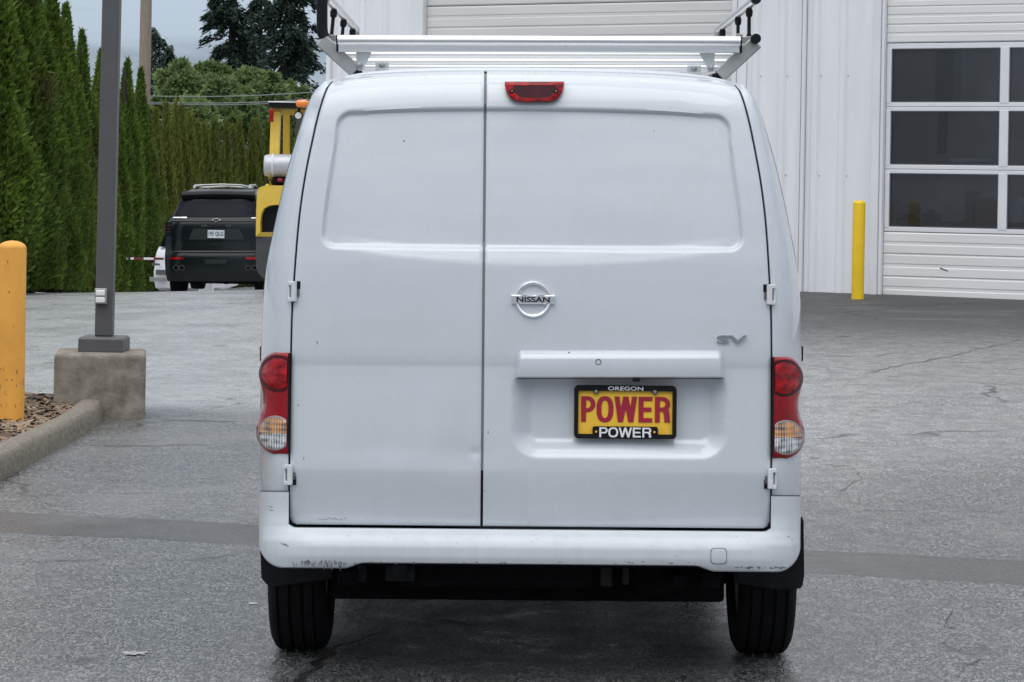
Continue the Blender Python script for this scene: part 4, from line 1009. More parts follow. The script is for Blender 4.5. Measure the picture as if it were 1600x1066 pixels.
for a, b_, w, hh in ((762, 674, 1.4, 3.6), (756, 766, 1.6, 1.6), (1021, 204, 1.6, 1.6), (888, 551, 5, 1.2)): scuff(a, b_, w, hh, on_door)
vb(sm, 'scuff_marks', M['seal'], dr, kind='stuff')
# hinges
for px, py in ((457, 455.5), (455, 742), (1205, 460.5), (1204, 748)):
    sg = -1 if px < 800 else 1; h, p = Q(px, py); h0 = sg * door_h(p); y = ydoor(h0, p)
    f = lambda dh, dp, dy=0: S(h0 + sg * dh, p + dp, y + dy)
    m = MB(); m.grid([[f(a, b_, -.0015) for a in (-9.5, 4)] for b_ in (-16, -12, 12, 16)]); m.v = m.v
    base = vb(m, 'hinge', M['black'])
    m = MB()
    m.tube([f(.5, -15.5, -.012), f(.5, 15.5, -.012)], .0088, 12)
    for b0, b1 in ((-16, -9.5), (9.5, 16)): 
        c = f(4.5, (b0 + b1) / 2, -.008); m.box(c, (.019, .016, .0125))
    m.box(f(8.5, 0, -.004), (.006, .010, .05)); vb(m, 'hinge_knuckle', M['hinge'], base, bevel=.002)
    m = MB(); m.box(f(-6, 2, -.004), (.008, .008, .022)); vb(m, 'hinge_leaf', M['seal'], base)
# tail lights
lo_h = hermite([(553, 398), (556, 408), (562, 416), (572, 422), (585, 424.8), (597, 424), (608, 421), (620, 418.5), (634, 418), (645, 420), (658, 425), (672, 428.5), (684, 428.3), (696, 424), (705, 417), (710, 410), (714, 399)])
def ylight(h, py): a = abs(h); return ydoor(376, py) - .012 + .125 * (max(0, a - 374) / 55) ** 2.0
for sg in (-1, 1):
    m = MB(); rows = []
    for j in range(57):
        py = 553 + (714 - 553) * j / 56; ho = lo_h(py); row = []
        for i in range(25):
            t = i / 24; h = 377 + (ho - 377) * t; y = ylight(h, py)
            e = min((ho - h), (py - 553) * 1.0 + .01, (714 - py) + .01); y += .018 * max(0, 1 - e / 7) ** 2.2
            row.append(S(sg * h, py, y))
        row.insert(0, S(sg * 377, py, ylight(377, py) + .05)); row.append(S(sg * (ho - .3), py, ylight(ho, py) + .085)); rows.append(row)
    rows.insert(0, [p + Vector((0, .05, 0)) for p in rows[0]]); rows.append([p + Vector((0, .05, 0)) for p in rows[-1]])
    tl = vb(m.grid(rows), 'tail_light', M['red'], smooth=50); tl['label'] = 'left tail light' if sg < 0 else 'right tail light'
    m = MB(); m.grid([[S(sg * h, py, ylight(377, py) - dy) for h, dy in ((376.3, -.02), (376.3, .004), (379.8, .0055), (379.8, .001))] for py in range(555, 713, 6)]); vb(m, 'edge_strip', M['black'], tl)
    def disc(c, r, t0, t1, amp, nrib, lift, name, mt, rin=0, hmin=381.5):
        mm = MB(); rw_ = []
        for a_i in range(41):
            a = t0 + (t1 - t0) * a_i / 40; row = []
            for k in range(19):
                q = rin + (1 - rin) * k / 18; h = c[0] + r * q * math.cos(a); py = c[1] - r * q * math.sin(a); h = max(hmin, h)
                y = ylight(h, py) - lift * math.sqrt(max(0, 1 - q * q * .96)) - .0012
                if nrib: y += amp * abs(math.sin(nrib * math.pi * (h - c[0]) / r)) + amp * .6 * abs(math.sin(nrib * .55 * math.pi * (py - c[1]) / r))
                row.append(S(sg * h, py, y))
            rw_.append(row)
        mm.grid(rw_); return vb(mm, name, mt, tl, smooth=60)
    U, Lw = (396.5, 587), (399.5, 680)
    disc(U, 29, 0, 2 * math.pi, 0, 0, .003, 'lens_rim', M['redd'], rin=.86)
    disc(U, 24.6, 0, 2 * math.pi, .0012, 3, .007, 'brake_lens', M['redb'])
    disc(U, 20, 0, 2 * math.pi, 0, 0, .0085, 'lens_ring', M['red'], rin=.88)
    disc(Lw, 27.2, 0, 2 * math.pi, 0, 0, .004, 'lens_rim', M['alugrey'], rin=.93)
    disc(Lw, 25.2, math.pi * .01, math.pi * .99, .0014, 6, .008, 'turn_lens', M['amber'])
    disc(Lw, 25.2, math.pi * 1.01, math.pi * 1.99, .0014, 6, .008, 'reverse_lens', M['clear'])
# high brake light
m = MB()
def hb_out(q): 
    pts = []
    for x, y in ((789, 127.5), (881, 127.5), (881.5, 133), (879, 144), (874, 153), (866, 158.5), (856, 160), (814, 160), (804, 158.5), (796, 153), (791, 144), (788.5, 133)):
        pts.append((835 + (x - 835) * q, 143.5 + (y - 143.5) * q))
    return pts
def hb(px, py, off): h, p = Q(px, py); return S(h, p, ydoor(h, 165) + .012 * (165 - p) / 40 - off)
rows = [[hb(x, y, o) for x, y in hb_out(q)] for q, o in ((1.0, -.05), (1.0, .004), (.975, .009))]
m.grid(rows, close=True); hl = vb(m, 'high_brake_light', M['redd'], smooth=40)
m = MB(); rows = [[hb(835 + (x - 835) * q, 143.5 + (y - 143.5) * q2, o) for x, y in hb_out(1)] for q, q2, o in ((.975, .955, .009), (.93, .88, .012), (.72, .62, .013), (.70, .58, .010))]
m.grid(rows, close=True); vb(m, 'lens', M['redb'], hl, smooth=40)
m = MB(); m.grid([[hb(x, y, .0105) for x in (800, 812, 858, 870)] for y in (131, 136, 150, 156)]); vb(m, 'lens_centre', M['redd'], hl)
for x in (800, 868.5):
    c = hb(x, 142.5, .013); m = MB().lathe([(.0075, .006), (.0075, -.001), (.004, -.0015), (.0035, .0)], 14, c, 'y'); s1 = vb(m, 'screw', M['black'], hl)
    m = MB().lathe([(.003, .002), (.003, -.003), (.001, -.0035)], 10, c, 'y'); vb(m, 'screw', M['bolt'], hl)
# handle moulding above the plate
m = MB(); rows = []
def hd(px, py, off=0):
    h, p = Q(px, py); return S(h, p, ydoor(h, 585) + .002 - off * 1.25)
x0, x1, y0, y1 = 803, 1134.5, 547.5, 590.5
prf = [(0, -.012), (.004, .004), (.05, .012), (.16, .021), (.30, .026), (.33, .0265), (.92, .0275), (.965, .0265), (1, .023), (1.0, -.03)]
for t, o in prf:
    py = y0 + (y1 - y0) * t; row = []
    ins = 5 * (1 - t) ** 2.2 + (2 if t == 0 else 0)
    for i in range(121):
        u = i / 120; a = x0 + ins; b_ = x1 - ins; px = a + (b_ - a) * (.5 - .5 * math.cos(math.pi * u) if False else u)
        e = min(px - a, b_ - px); k = 1 - max(0, 1 - e / 9) ** 2.6
        row.append(hd(px, py + .0 * px, -.03 + (o + .03) * k if e < 9 else o))
    rows.append(row)
hm = vb(m.grid(rows), 'handle_moulding', M['van'], smooth=35)
c = hd(935, 565.5, .026); m = MB().lathe([(.0095, .004), (.0095, -.0015), (.007, -.002), (.0065, .0005)], 18, c, 'y'); vb(m, 'lock', M['steel'], hm)
m = MB().box(hd(994, 593, .012), (.022, .03, .012)); vb(m, 'camera', M['black'], hm, bevel=.003)
sm = MB(); scuff(887, 550, 4, 1.6, lambda a, b_, o: hd(a, b_, .0185)); vb(sm, 'scuff_marks', M['seal'], hm)
m = MB(); m.grid([[hd(x, q, o) for x in [x0 + 6 + (x1 - x0 - 12) * i / 30 for i in range(31)]] for q, o in ((y1 + .2, .0222), (y1 + 1.4, .019), (y1 + 2.0, -.01))]); vb(m, 'moulding_shade', M['seal'], hm)  # dark strip standing for the shade under the moulding
# badge
ce = on_door(833, 468, .0); tilt = math.atan2(.016, .2)
m = MB(); s_ = 7.59 / FPX
def tor(r1, r2, d, n=48):
    pr = []
    rows = []
    for k in range(n):
        a = 2 * math.pi * k / n; row = []
        for q, o in ((r1, .001), (r1, -d * .6), (r1 + (r2 - r1) * .2, -d * .95), (r1 + (r2 - r1) * .55, -d), (r2 - (r2 - r1) * .12, -d * .55), (r2, .001)):
            row.append(ce + Vector((q * math.cos(a), o + q * math.sin(a) * .06, q * math.sin(a))))
        rows.append(row)
    rows.append(rows[0]); return rows
m.grid(tor(23 * s_, 29.3 * s_, .010)); bd = vb(m, 'badge', M['chrome'], smooth=50)
m = MB(); m.grid([[ce + Vector((x, y, z)) for z, y in ((-7 * s_, .002), (-7 * s_, -.010), (-5.6 * s_, -.014), (5.6 * s_, -.014), (7 * s_, -.010), (7 * s_, .002))] for x in (-33.5 * s_, -32.6 * s_, 32.6 * s_, 33.5 * s_)]); 
m.prism([ce + Vector((-33.4 * s_, y, z)) for z, y in ((-7 * s_, .002), (-7 * s_, -.010), (-5.6 * s_, -.0135), (5.6 * s_, -.0135), (7 * s_, -.010), (7 * s_, .002))], (66.8 * s_, 0, 0)); vb(m, 'badge_bar', M['chrome'], bd)
m = MB(); text(m, 'NISSAN', ce + Vector((0, -.0148, 0)), 52 * s_, 8.6 * s_, extrude=.0016, offset=.03); vb(m, 'badge_lettering', M['black'], bd)
# trim letters
cs = on_door(1144, 530.5, .005); m = MB(); text(m, 'SV', cs, 48 * s_, 13 * s_, extrude=.007, offset=.022); vb(m, 'trim_lettering', M['letter'])
# number plate
h_, p_ = Q(977, 644); cp = S(h_, p_, ydoor(h_, p_) + .018); s_ = (YV + .09) / FPX
def pl(x, z, y=0): return cp + Vector((x * s_, y, z * s_))     # plate px from its centre
m = MB().box(pl(0, 0, .002), (154 * s_, .003, 78 * s_)); lpz = vb(m, 'number_plate', M['plate'], bevel=.001)
m = MB(); r_ = 7
def rr_loop(hw, hh, r, n=6):
    P = []
    for sx, sz, a0 in ((1, 1, 0), (-1, 1, 90), (-1, -1, 180), (1, -1, 270)):
        for k in range(n + 1):
            a = R(a0 + 90 * k / n); P.append((sx * (hw - r) + r * math.cos(a), sz * (hh - r) + r * math.sin(a)))
    return P
outer = rr_loop(80, 41.5, 7); inn = [(x * 73.3 / 80, z) for x, z in rr_loop(80, 1, 1)]
def fr_in(hw, zt_, zb_): 
    P = []
    for x, z in outer: P.append((max(-hw, min(hw, x)), max(zb_, min(zt_, z))))
    return P
inn = fr_in(73.5, 33, -34.5)
m.grid([[pl(x, z, y) for x, z in lp_] for lp_, y in ((outer, .006), (outer, -.008), ([(x * .99, z * .985) for x, z in outer], -.010), (inn, -.010), (inn, .0005))], close=True)
tab = [(-51, -34), (-51, -24.5), (-49, -22.5), (49, -22.5), (51, -24.5), (51, -34)]
m.prism([pl(x, z, -.0098) for x, z in tab], (0, .009, 0))
for sx in (-1, 1):
    m.prism([pl(sx * 46 + 4.6 * math.cos(R(180 + 180 * k / 10)), 33.4 + 5.6 * math.sin(R(180 + 180 * k / 10)), -.0097) for k in range(11)], (0, .009, 0))
fr = vb(m, 'plate_frame', M['black'], lpz)
for sx in (-1, 1):
    m = MB().lathe([(3.0 * s_, .004), (3.0 * s_, -.001), (2.0 * s_, -.0025), (.5 * s_, -.003)], 14, pl(sx * 46, 32, -.0105), 'y'); vb(m, 'screw', M['bolt'], lpz)
    m = MB().lathe([(1.7 * s_, .002), (1.7 * s_, -.001), (.5 * s_, -.0015)], 12, pl(sx * 45.5, -30.5, -.0103), 'y'); vb(m, 'hole', M['plate'], lpz)
m = MB(); block_word(m, POWER, pl(.5, 4.2, .0002), 139 * s_, 40 * s_, .0014); vb(m, 'lettering', M['plred'], lpz)
m = MB(); block_word(m, POWER, pl(0, -31.3, -.0100), 81 * s_, 15.4 * s_, .0014); vb(m, 'lettering', M['white'], lpz)
m = MB(); text(m, 'OREGON', pl(0, 37.2, -.0108), 55 * s_, 6.2 * s_, extrude=.0014, offset=.014); vb(m, 'lettering', M['white'], lpz)
# wheels, flaps, underbody
WZ, WYr, WYf, WR = .305, .80, 3.53, .305
def wheel(x, y):
    g = []; hw = .094; rp = [(.19, -hw * .72), (.20, -hw * .86), (.24, -hw * 1.0), (.272, -hw * .99), (.292, -hw * .88)]
    gr = [-.058, -.020, .020, .058]; tr = [(.3, -hw * .80), (.3035, -hw * .72)]
    for c in gr: tr += [(.305, c - .0055), (.296, c - .004), (.296, c + .004), (.305, c + .0055)]
    tr += [(.3035, hw * .72), (.3, hw * .80)]
    pr = rp + tr + [(r, -q) for r, q in rp[::-1]]
    w_ = vb(MB().lathe(pr, 64, (x, y, WZ), 'x'), 'wheel', M['rubber'], smooth=30)
    sg = 1 if x > 0 else -1
    vb(MB().lathe([(.195, -.07), (.195, .06), (.17, .075 * 1), (.10, .06), (.03, .062)] if sg > 0 else [(.195, .07), (.195, -.06), (.17, -.075), (.10, -.06), (.03, -.062)], 40, (x, y, WZ), 'x'), 'rim', M['steel'], w_, smooth=30)
    return w_
XR = [(V(463.5, 950, .55).x), (V(1199, 950, .55).x)]
for x in XR: wheel(x, WYr)
for x in (-.755, .755): wheel(x, WYf)
for sg, pts in ((-1, [(405, 808), (406, 800), (415, 800), (520, 888), (520, 905), (430, 917), (417, 914), (408, 904)]), (1, [(1254, 808), (1250, 812), (1150, 890), (1150, 912), (1215, 922), (1250, 920), (1254, 917), (1257, 900), (1256, 815)])):
    m = MB().prism([V(a, b_, .38) for a, b_ in pts], (0, .03, 0)); vb(m, 'mud_flap', M['black'], bevel=.004)
for sg, px in ((-1, 411), (1, 1249.5)):       # black trim peeking out above the lamps
    m = MB().box(V(px, 551, .62), (.010, .12, .05)); vb(m, 'side_rail_end', M['black'], bevel=.004)
m = MB().box((0, 2.2, .40), (1.5, 2.0, .18)); m2 = MB().box((0, 3.9, .32), (1.40, .9, .24)); vb(m, 'underbody', M['under']); vb(m2, 'front_undertray', M['under'])
m = MB().box((0, .55, .44), (1.44, .84, .12)); vb(m, 'rear_floor', M['under'], bevel=.01); m = MB().box((0, .20, .45), (1.40, .06, .16)); vb(m, 'rear_panel', M['under'], bevel=.01)
m = MB().box((0, WYr, .29), (1.34, .12, .11)); m.tube([(-.68, WYr, WZ), (.68, WYr, WZ)], .045, 12)
for x in (-.56, .56): m.box((x, WYr, .235), (.11, .30, .03)); m.box((x, .62, .335), (.06, .9, .05)); m.tube([(x * .93, WYr - .08, .30), (x * .88, WYr - .05, .55)], .032, 10)
vb(m, 'rear_axle', M['under'], bevel=.006)
m = MB().box((0, .58, .285), (1.27, .10, .155)); vb(m, 'crossmember', M['under'], bevel=.012)
m = MB().box((-.1, .40, .34), (.62, .30, .10)); vb(m, 'heat_shield', M['under'], bevel=.03)
m = MB().tube([(.40, .30, .34), (.40, .36, .34), (.40, .80, .34), (.40, .86, .34)], [.06, .085, .085, .06], 16); m.tube([(.40, .86, .34), (.42, 2.2, .33)], .028, 10); m.tube([(.44, .30, .335), (.47, .17, .33)], .022, 10); vb(m, 'exhaust', M['under'], smooth=40)
m = MB(); m.box((-.40, .22, .365), (.09, .05, .09)); m.tube([(-.40, .19, .365), (-.40, .15, .365)], .024, 12); m.box((.24, .21, .36), (.035, .03, .10)); m.box((.30, .21, .36), (.02, .03, .09)); m.box((-.52, .22, .35), (.03, .03, .07)); [vb(q, 'floor_bracket', M['under2'], bevel=.004) for q in m.split()]

# ------------------------------------------------------------------ ladder rack on the roof
rk = MB(); RY = .46
for px, py in ((558, 117), (1120, 122)): 
    rk.box(V(px, py - 1, RY + .02), (.034, .06, .024)); 
rq = rk.split(); rack = vb(rq[0], 'roof_rack', M['black'], bevel=.006); vb(rq[1], 'mounting_foot', M['black'], rack, bevel=.006)
def rp(m, name, mt, **kw): return vb(m, name, mt, rack, **kw)
y0 = RY - .04
m = MB().tube([V(528, 63.2, y0), V(1156.5, 65.2, y0)], .0172, 20); rp(m, 'rear_roller', M['alu'], smooth=40)
m = MB().tube([V(525.6, 63.2, y0), V(528, 63.2, y0)], .0165, 16); m.tube([V(1156.5, 65.2, y0), V(1159, 65.2, y0)], .0165, 16)
a, b_ = V(525.8, 75, y0 + .008), V(1159, 77, y0 + .008); m.bar(a, a + Vector((.005, 0, 0)), .03, .024); m.bar(b_ - Vector((.005, 0, 0)), b_, .03, .024); [rp(q, 'end_cap', M['black']) for q in m.split()]
m = MB().bar(V(528, 75.6, y0 + .012), V(1156, 77.4, y0 + .012), .032, .0245); rp(m, 'roller_beam', M['alu'], bevel=.003)
for y, py, xa, xb in ((.80, 86, 538, 1148), (1.18, 96.5, 545, 1140), (1.56, 105.5, 551, 1130)):
    z = V(830, py, y).z; m = MB().tube([V(xa, py - .4, y), V(xb, py + .4, y)], .0135, 16); rp(m, 'crossbar', M['alu'], smooth=40)
for y in (2.1, 2.7):
    m = MB().tube([(-.62, y, 1.97), (.62, y, 1.97)], .0135, 16); rp(m, 'crossbar', M['alu'], smooth=40)
# brackets under the beam
for pts in ([(556, 78.5), (581, 78.5), (580, 84), (567, 110), (560, 111), (557, 102)], [(1092, 82), (1117, 82), (1116.5, 103), (1114, 112), (1107, 113), (1104, 104), (1094, 86)]):
    m = MB().prism([V(x, y, RY - .012) for x, y in pts], (0, .006, 0)); br = rp(m, 'bracket', M['bracket'], bevel=.0015)
for px, py, y in ((561.5, 102.5, RY - .02), (1110.5, 107, RY - .02)):
    m = MB().lathe([(.011, .008), (.011, -.004), (.007, -.005), (.0065, -.012), (.002, -.013)], 6, V(px, py, y), 'y'); rp(m, 'bolt', M['bolt'])
for x0, x1, yy in ((586.5, 607.5, 97.5), (1073.5, 1095.5, 103)):
    y = RY + .02
    m = MB().prism([V(x, q, y) for x, q in ((x0, yy), (x1, yy), (x1, yy + 9.5), (x0, yy + 9.5))], (0, .006, 0)); m.prism([V(x, q, y - .006) for x, q in ((x0, yy + 10), (x1, yy + 10), (x1 - 1, yy + 26), (x0, yy + 26))], (0, .006, 0)); [rp(q, 'roof_clip', M['bracket'], bevel=.0015) for q in m.split()]
    m = MB().lathe([(.009, .004), (.009, -.006), (.005, -.008), (.002, -.012)], 10, V((x0 + x1) / 2, yy + 5, y), 'y'); rp(m, 'bolt', M['bolt'])
# sloping arms, side rails, posts
m = MB().bar(V(501, 62, RY), V(556, 112, RY), .045, .029, (0, 1, 0)); rp(m, 'arm', M['alugrey'], bevel=.004)
m = MB().bar(V(1182, 66, RY), V(1124, 119, RY), .045, .029, (0, 1, 0)); rp(m, 'arm', M['alugrey'], bevel=.004)
m = MB().tube([V(556, 114, RY + .01), V(577, 119, RY + .01)], .008, 8); m.tube([V(1100, 121.5, RY + .01), V(1120, 117, RY + .01)], .008, 8); [rp(q, 'foot_rod', M['bolt']) for q in m.split()]
bow = [V(503.2, -34, RY), V(503.2, -10, RY), V(503.2, 10, RY), V(503.2, 34, RY), V(503.4, 46, RY), V(504.5, 53, RY), V(507.5, 59, RY)]
m = MB().tube(bow, .0178, 18); rp(m, 'end_bow', M['black'], smooth=50)
Lr0, Lr1 = V(505, -9, RY - .01), V(505, -9, RY - .01) + Vector((0, 2.1, 0))
Rr0 = V(1181, -1, RY - .03)
for nm_, p, ln in (('L', V(511, -3, RY + .02), 1.5), ('R', Rr0, 1.45)):
    m = MB().tube([p, p + Vector((0, ln, -.003))], .0145, 16); rp(m, 'upper_rail', M['alu'], smooth=40)
lo_l, lo_r = V(506, 58, RY + .02), V(1180.5, 61, RY - .03)
for p in (lo_l, lo_r):
    m = MB().tube([p, p + Vector((0, 1.9, 0))], .0135, 16); rp(m, 'lower_rail', M['alu'], smooth=40)
for p in (Rr0, lo_r):
    m = MB().tube([p - Vector((0, .02, 0)), p + Vector((0, .012, 0))], .0160, 18); rp(m, 'end_cap', M['black'], smooth=40)
ul = V(511, -3, RY + .02)
for top, bot, ys_ in ((ul, lo_l, (.32, .80, 1.3)), (Rr0, lo_r, (.22, .62, 1.25))):
    for yy in ys_:
        a, b_ = top + Vector((0, yy, -.012)), bot + Vector((0, yy, .012)); k = a.lerp(b_, .25)
        m = MB().tube([a, a.lerp(b_, .10), k, k.lerp(b_, .06), a.lerp(b_, .80), a.lerp(b_, .9), b_], [.009, .0125, .011, .0062, .0062, .010, .012], 10); rp(m, 'post', M['black'], smooth=40)
m = MB().box(lo_r + Vector((-.03, .06, .0)), (.045, .05, .02)); m.box(lo_r + Vector((-.045, .07, .014)), (.02, .03, .012)); m.box(lo_l + Vector((.03, .06, 0)), (.045, .05, .02)); m.tube([ul + Vector((0, 1.48, 0)), ul + Vector((.004, 1.5, -.06)), lo_l + Vector((.0, 1.5, .02))], .012, 10); m.tube([Rr0 + Vector((0, 1.43, 0)), Rr0 + Vector((-.004, 1.47, -.05)), lo_r + Vector((0, 1.47, .02))], .012, 10); [rp(q, 'rail_clamp', M['bolt'], bevel=.002) for q in m.split()]
# ------------------------------------------------------------------ dark SUV on the falling ground
YS = 49.7; SX = 337; ks = YS / FPX
so = W(SX, 465, YS); suv = thing('parked_suv', 'dark green-black SUV parked by the hedge with roof rails', 'car', tuple(so))
def T(px, py, y=0.0):                         # pixel measured on the rear face, metric offset ahead
    p = W(px, py, YS); return p + Vector((0, y, 0))
hw = hermite([(296, 46), (299, 54), (305, 60), (312, 63.5), (325, 68), (340, 74), (346, 79), (356, 82), (375, 83), (400, 83.5), (425, 82.5), (440, 80)])
yr = hermite([(296, .75), (299, .55), (304, .48), (313, .44), (326, .33), (340, .20), (346, .15), (352, .12), (375, .10), (392, .07), (396, .03), (404, .0), (425, .0), (440, .06)])
rows = []
pys = [297, 298, 300, 303, 308, 313, 320, 328, 336, 341, 344, 347, 352, 360, 370, 380, 390, 394, 398, 404, 412, 420, 428, 436, 440]
for py in pys:
    row = []; w = hw(py); prev = None
    for i in range(-24, 25):
        t = i / 20
        if abs(t) <= 1: x = w * (1 - .0) * math.sin(t * math.pi / 2) ** 1 if False else w * t * .97; yy = yr(py) + .14 * abs(t) ** 6
        else: k = abs(i) - 20; x = math.copysign(w * (.97 + .03 * min(1, k / 2)), t); yy = yr(py) + .14 + [.10, .30, 2.2, 4.6][k - 1]
        row.append(T(SX + x, py, yy))
    rows.append(row)
top = [p.copy() for p in rows[0]]
for i, p in enumerate(top): p.y = max(p.y, YS + 1.1); p.z += .02
rows.insert(0, top)
m = MB().grid(rows); n = len(rows[0]); m.f.append(tuple(k * n for k in range(len(rows)))); 
nf = T(SX, 360, 5.0)
m.grid([[r[0] + Vector((.02, .55, -.0)) if False else r[0] for r in rows], [r[-1] for r in rows]])
sb = part(m, 'body', M['suv'], suv, smooth=35)
def sp(rows_, name, mt, off=.012, par=None, n=12, **kw):   # patch lying on the rear face: rows of (py, px left, px right)
    mm = MB(); rr = []
    for py, a, b_ in rows_:
        row = []
        for i in range(n + 1):
            px = a + (b_ - a) * i / n; t = min(1, abs(px - SX) / (hw(py) * .97)); row.append(T(px, py, yr(py) + .14 * t ** 6 - off))
        rr.append(row)
    rr.insert(0, [p + Vector((0, off + .02, 0)) for p in rr[0]]); rr.append([p + Vector((0, off + .02, 0)) for p in rr[-1]])
    mm.grid(rr)
    return sub(mm, name, mt, par or suv, suv, **kw)
sp([(313, 277, 398), (320, 274, 400), (330, 271, 403), (339, 268, 406)], 'rear_window', M['tint'], .012)
m = MB(); m.grid([[T(SX + 58 * t, 300.5 + 1.6 * t * t + dy, .40 + yo + .05 * t * t) for t in [i / 10 for i in range(-10, 11)]] for dy, yo in ((-3, .25), (-.5, .02), (3, -.04), (8.5, .0), (10.5, .08))]); part(m, 'spoiler', M['black'], suv, smooth=50)
m = MB(); m.grid([[T(SX + 52 * t, 297.3 + 1.2 * t * t + dy, .65 + yo) for t in [i / 10 for i in range(-10, 11)]] for dy, yo in ((-1.0, 1.8), (-.8, .3), (.6, 0), (1.8, .02))]); part(m, 'roof', mat('suv_roof_sky_sheen', (.5, .52, .53), .2, coat=1), suv, smooth=50)  # pale colour is the sky reflection painted onto the dark roof
for sg in (-1, 1):
    a = T(SX + sg * 44, 295.5, 1.0); m = MB().tube([a, a + Vector((0, .15, .075)), a + Vector((-sg * .02, 1.4, .085)), a + Vector((-sg * .04, 2.1, .0))], .022, 8); part(m, 'roof_rail', M['alugrey'], suv, smooth=50)
m = MB().tube([T(SX - 46, 292, 1.1), T(SX - 30, 289.3, 1.05), T(SX, 288.2, 1.0), T(SX + 30, 289.3, 1.05), T(SX + 46, 292.5, 1.1)], .02, 8); part(m, 'roof_crossbar', M['alugrey'], suv, smooth=50)
m = MB().tube([T(SX - 44, 293, 1.9), T(SX, 290.5, 1.9), T(SX + 44, 293, 1.9)], .018, 8); part(m, 'roof_crossbar', M['alugrey'], suv, smooth=50)
sp([(340.5, 262, 412), (342, 262, 412), (346, 262, 412)], 'tailgate_strip', M['suvtrim'], .02)
sp([(339.3, 268, 290), (340.8, 266, 290)], 'chrome_strip', M['chrome'], .03); sp([(340, 391, 399), (341.6, 391, 399)], 'chrome_strip', M['chrome'], .03)
sp([(357.5, 302, 372), (361, 299, 375), (372, 295, 380), (374.5, 294, 382)], 'plate_recess', M['suvtrim'], .008)
sp([(349, 313, 360), (355, 314, 360)], 'name_bar', M['suvtrim'], .016)
mm = MB(); text(mm, 'TAHOE', T(337, 352.4, yr(352) - .035), 29 * ks, 3.4 * ks, extrude=.008, offset=.02); part(mm, 'name_lettering', M['black'], suv)
pc = T(336.8, 366, yr(366) - .03); mm = MB().box(pc, (26 * ks, .015, 12.5 * ks)); plt = part(mm, 'number_plate', M['platew'], suv)
mm = MB(); text(mm, '195 QLG', pc + Vector((0, -.011, 0)), 23 * ks, 7.6 * ks, extrude=.004, offset=.012); sub(mm, 'lettering', M['dblue'], plt, suv)
bt_ = [(-7, 0), (-5.5, 1.6), (-2.2, 1.6), (-2.2, 2.6), (2.2, 2.6), (2.2, 1.6), (7, 1.6), (5.5, 0), (7, -1.2), (2.2, -1.4), (2.2, -2.6), (-2.2, -2.6), (-2.2, -1.4), (-7, -1.4)]
bt_ = [(-7, -1.4), (-5.6, 1.5), (-2.2, 1.5), (-1.8, 2.6), (2.4, 2.6), (2.2, 1.5), (7, 1.5), (5.6, -1.4), (2.2, -1.4), (1.8, -2.6), (-2.4, -2.6), (-2.2, -1.4)]
bc_ = T(336.8, 343.7, yr(343.5) - .05); mm = MB().prism([bc_ + Vector((x * ks, 0, z * ks)) for x, z in bt_], (0, .02, 0)); em = part(mm, 'badge', M['trim'], suv)
mm = MB().prism([bc_ + Vector((x * ks * .72, -.006, z * ks * .62)) for x, z in bt_], (0, .004, 0)); sub(mm, 'badge_centre', M['black'], em, suv)
sp([(379, 274, 399), (391, 272, 401)], 'lower_tailgate', M['suv'], .02); sp([(380.5, 328, 350), (383.5, 329, 349)], 'handle', M['black'], .03)
sp([(392, 273, 400), (394, 270, 404)], 'bumper_step', M['suvtrim'], .03)
sp([(405.5, 318, 356), (412, 322, 353)], 'skid_plate', M['suvtrim'], .02)
for a, b_ in ((264, 287), (384, 404)): sp([(402, a + 1, b_), (405.5, a, b_ - 1)], 'reflector', M['redb'], .02, n=4)
for sg in (-1, 1):
    x0 = SX + sg * 76; mm = MB()
    l = sp([(348, min(x0 - 5, x0 + 5), max(x0 - 5, x0 + 5)), (369, min(x0 - 6, x0 + 6), max(x0 - 6, x0 + 6))], 'tail_light', M['tint'], .018, n=6)
    for q in (352, 357, 362): sp([(q, x0 - 4.5, x0 + 4.5), (q + 1.5, x0 - 4.5, x0 + 4.5)], 'light_bar', M['redd'], .028, par=l, n=4)
for x in (275.5, 284.5, 388, 397.5):
    c = T(x, 418.5, -.03); mm = MB().lathe([(.048, .1), (.056, .0), (.056, -.02), (.046, -.022), (.040, .08)], 18, c, 'y'); part(mm, 'exhaust_tip', M['forkd'], suv, smooth=40)
wr = .44
for x in (SX - 67, SX + 67):
    for yy in (.95, 4.0):
        c = T(x, 456, yy); c.z = so.z + wr; mm = MB().lathe([(.2, -.13), (.36, -.155), (.43, -.135), (.44, -.10), (.44, .10), (.43, .135), (.36, .155), (.2, .13)], 28, c, 'x'); w_ = part(mm, 'wheel', M['rubber'], suv, smooth=40)
m = MB().box((so.x, YS + 2.4, so.z + .42), (1.7, 4.4, .3)); m.tube([(so.x - .6, YS + .95, so.z + .38), (so.x + .6, YS + .95, so.z + .38)], .08, 10); m.lathe([(.02, -.16), (.15, -.05), (.15, .05), (.02, .16)], 14, (so.x + .1, YS + .95, so.z + .38), 'y'); part(m, 'underbody', M['under'], suv)
for sg in (-1, 1):
    c = T(SX + sg * 83.5, 344.5, 2.9); c.x += sg * .13
    c.z -= .02; m = MB().lathe([(.02, .12), (.09, .10), (.12, 0), (.11, -.05), (.02, -.06)], 14, c, 'y'); mi = part(m, 'side_mirror', M['black'], suv, smooth=60); m = MB().bar(c, c + Vector((-sg * .22, .05, -.03)), .05, .04); sub(m, 'mirror_arm', M['black'], mi, suv)

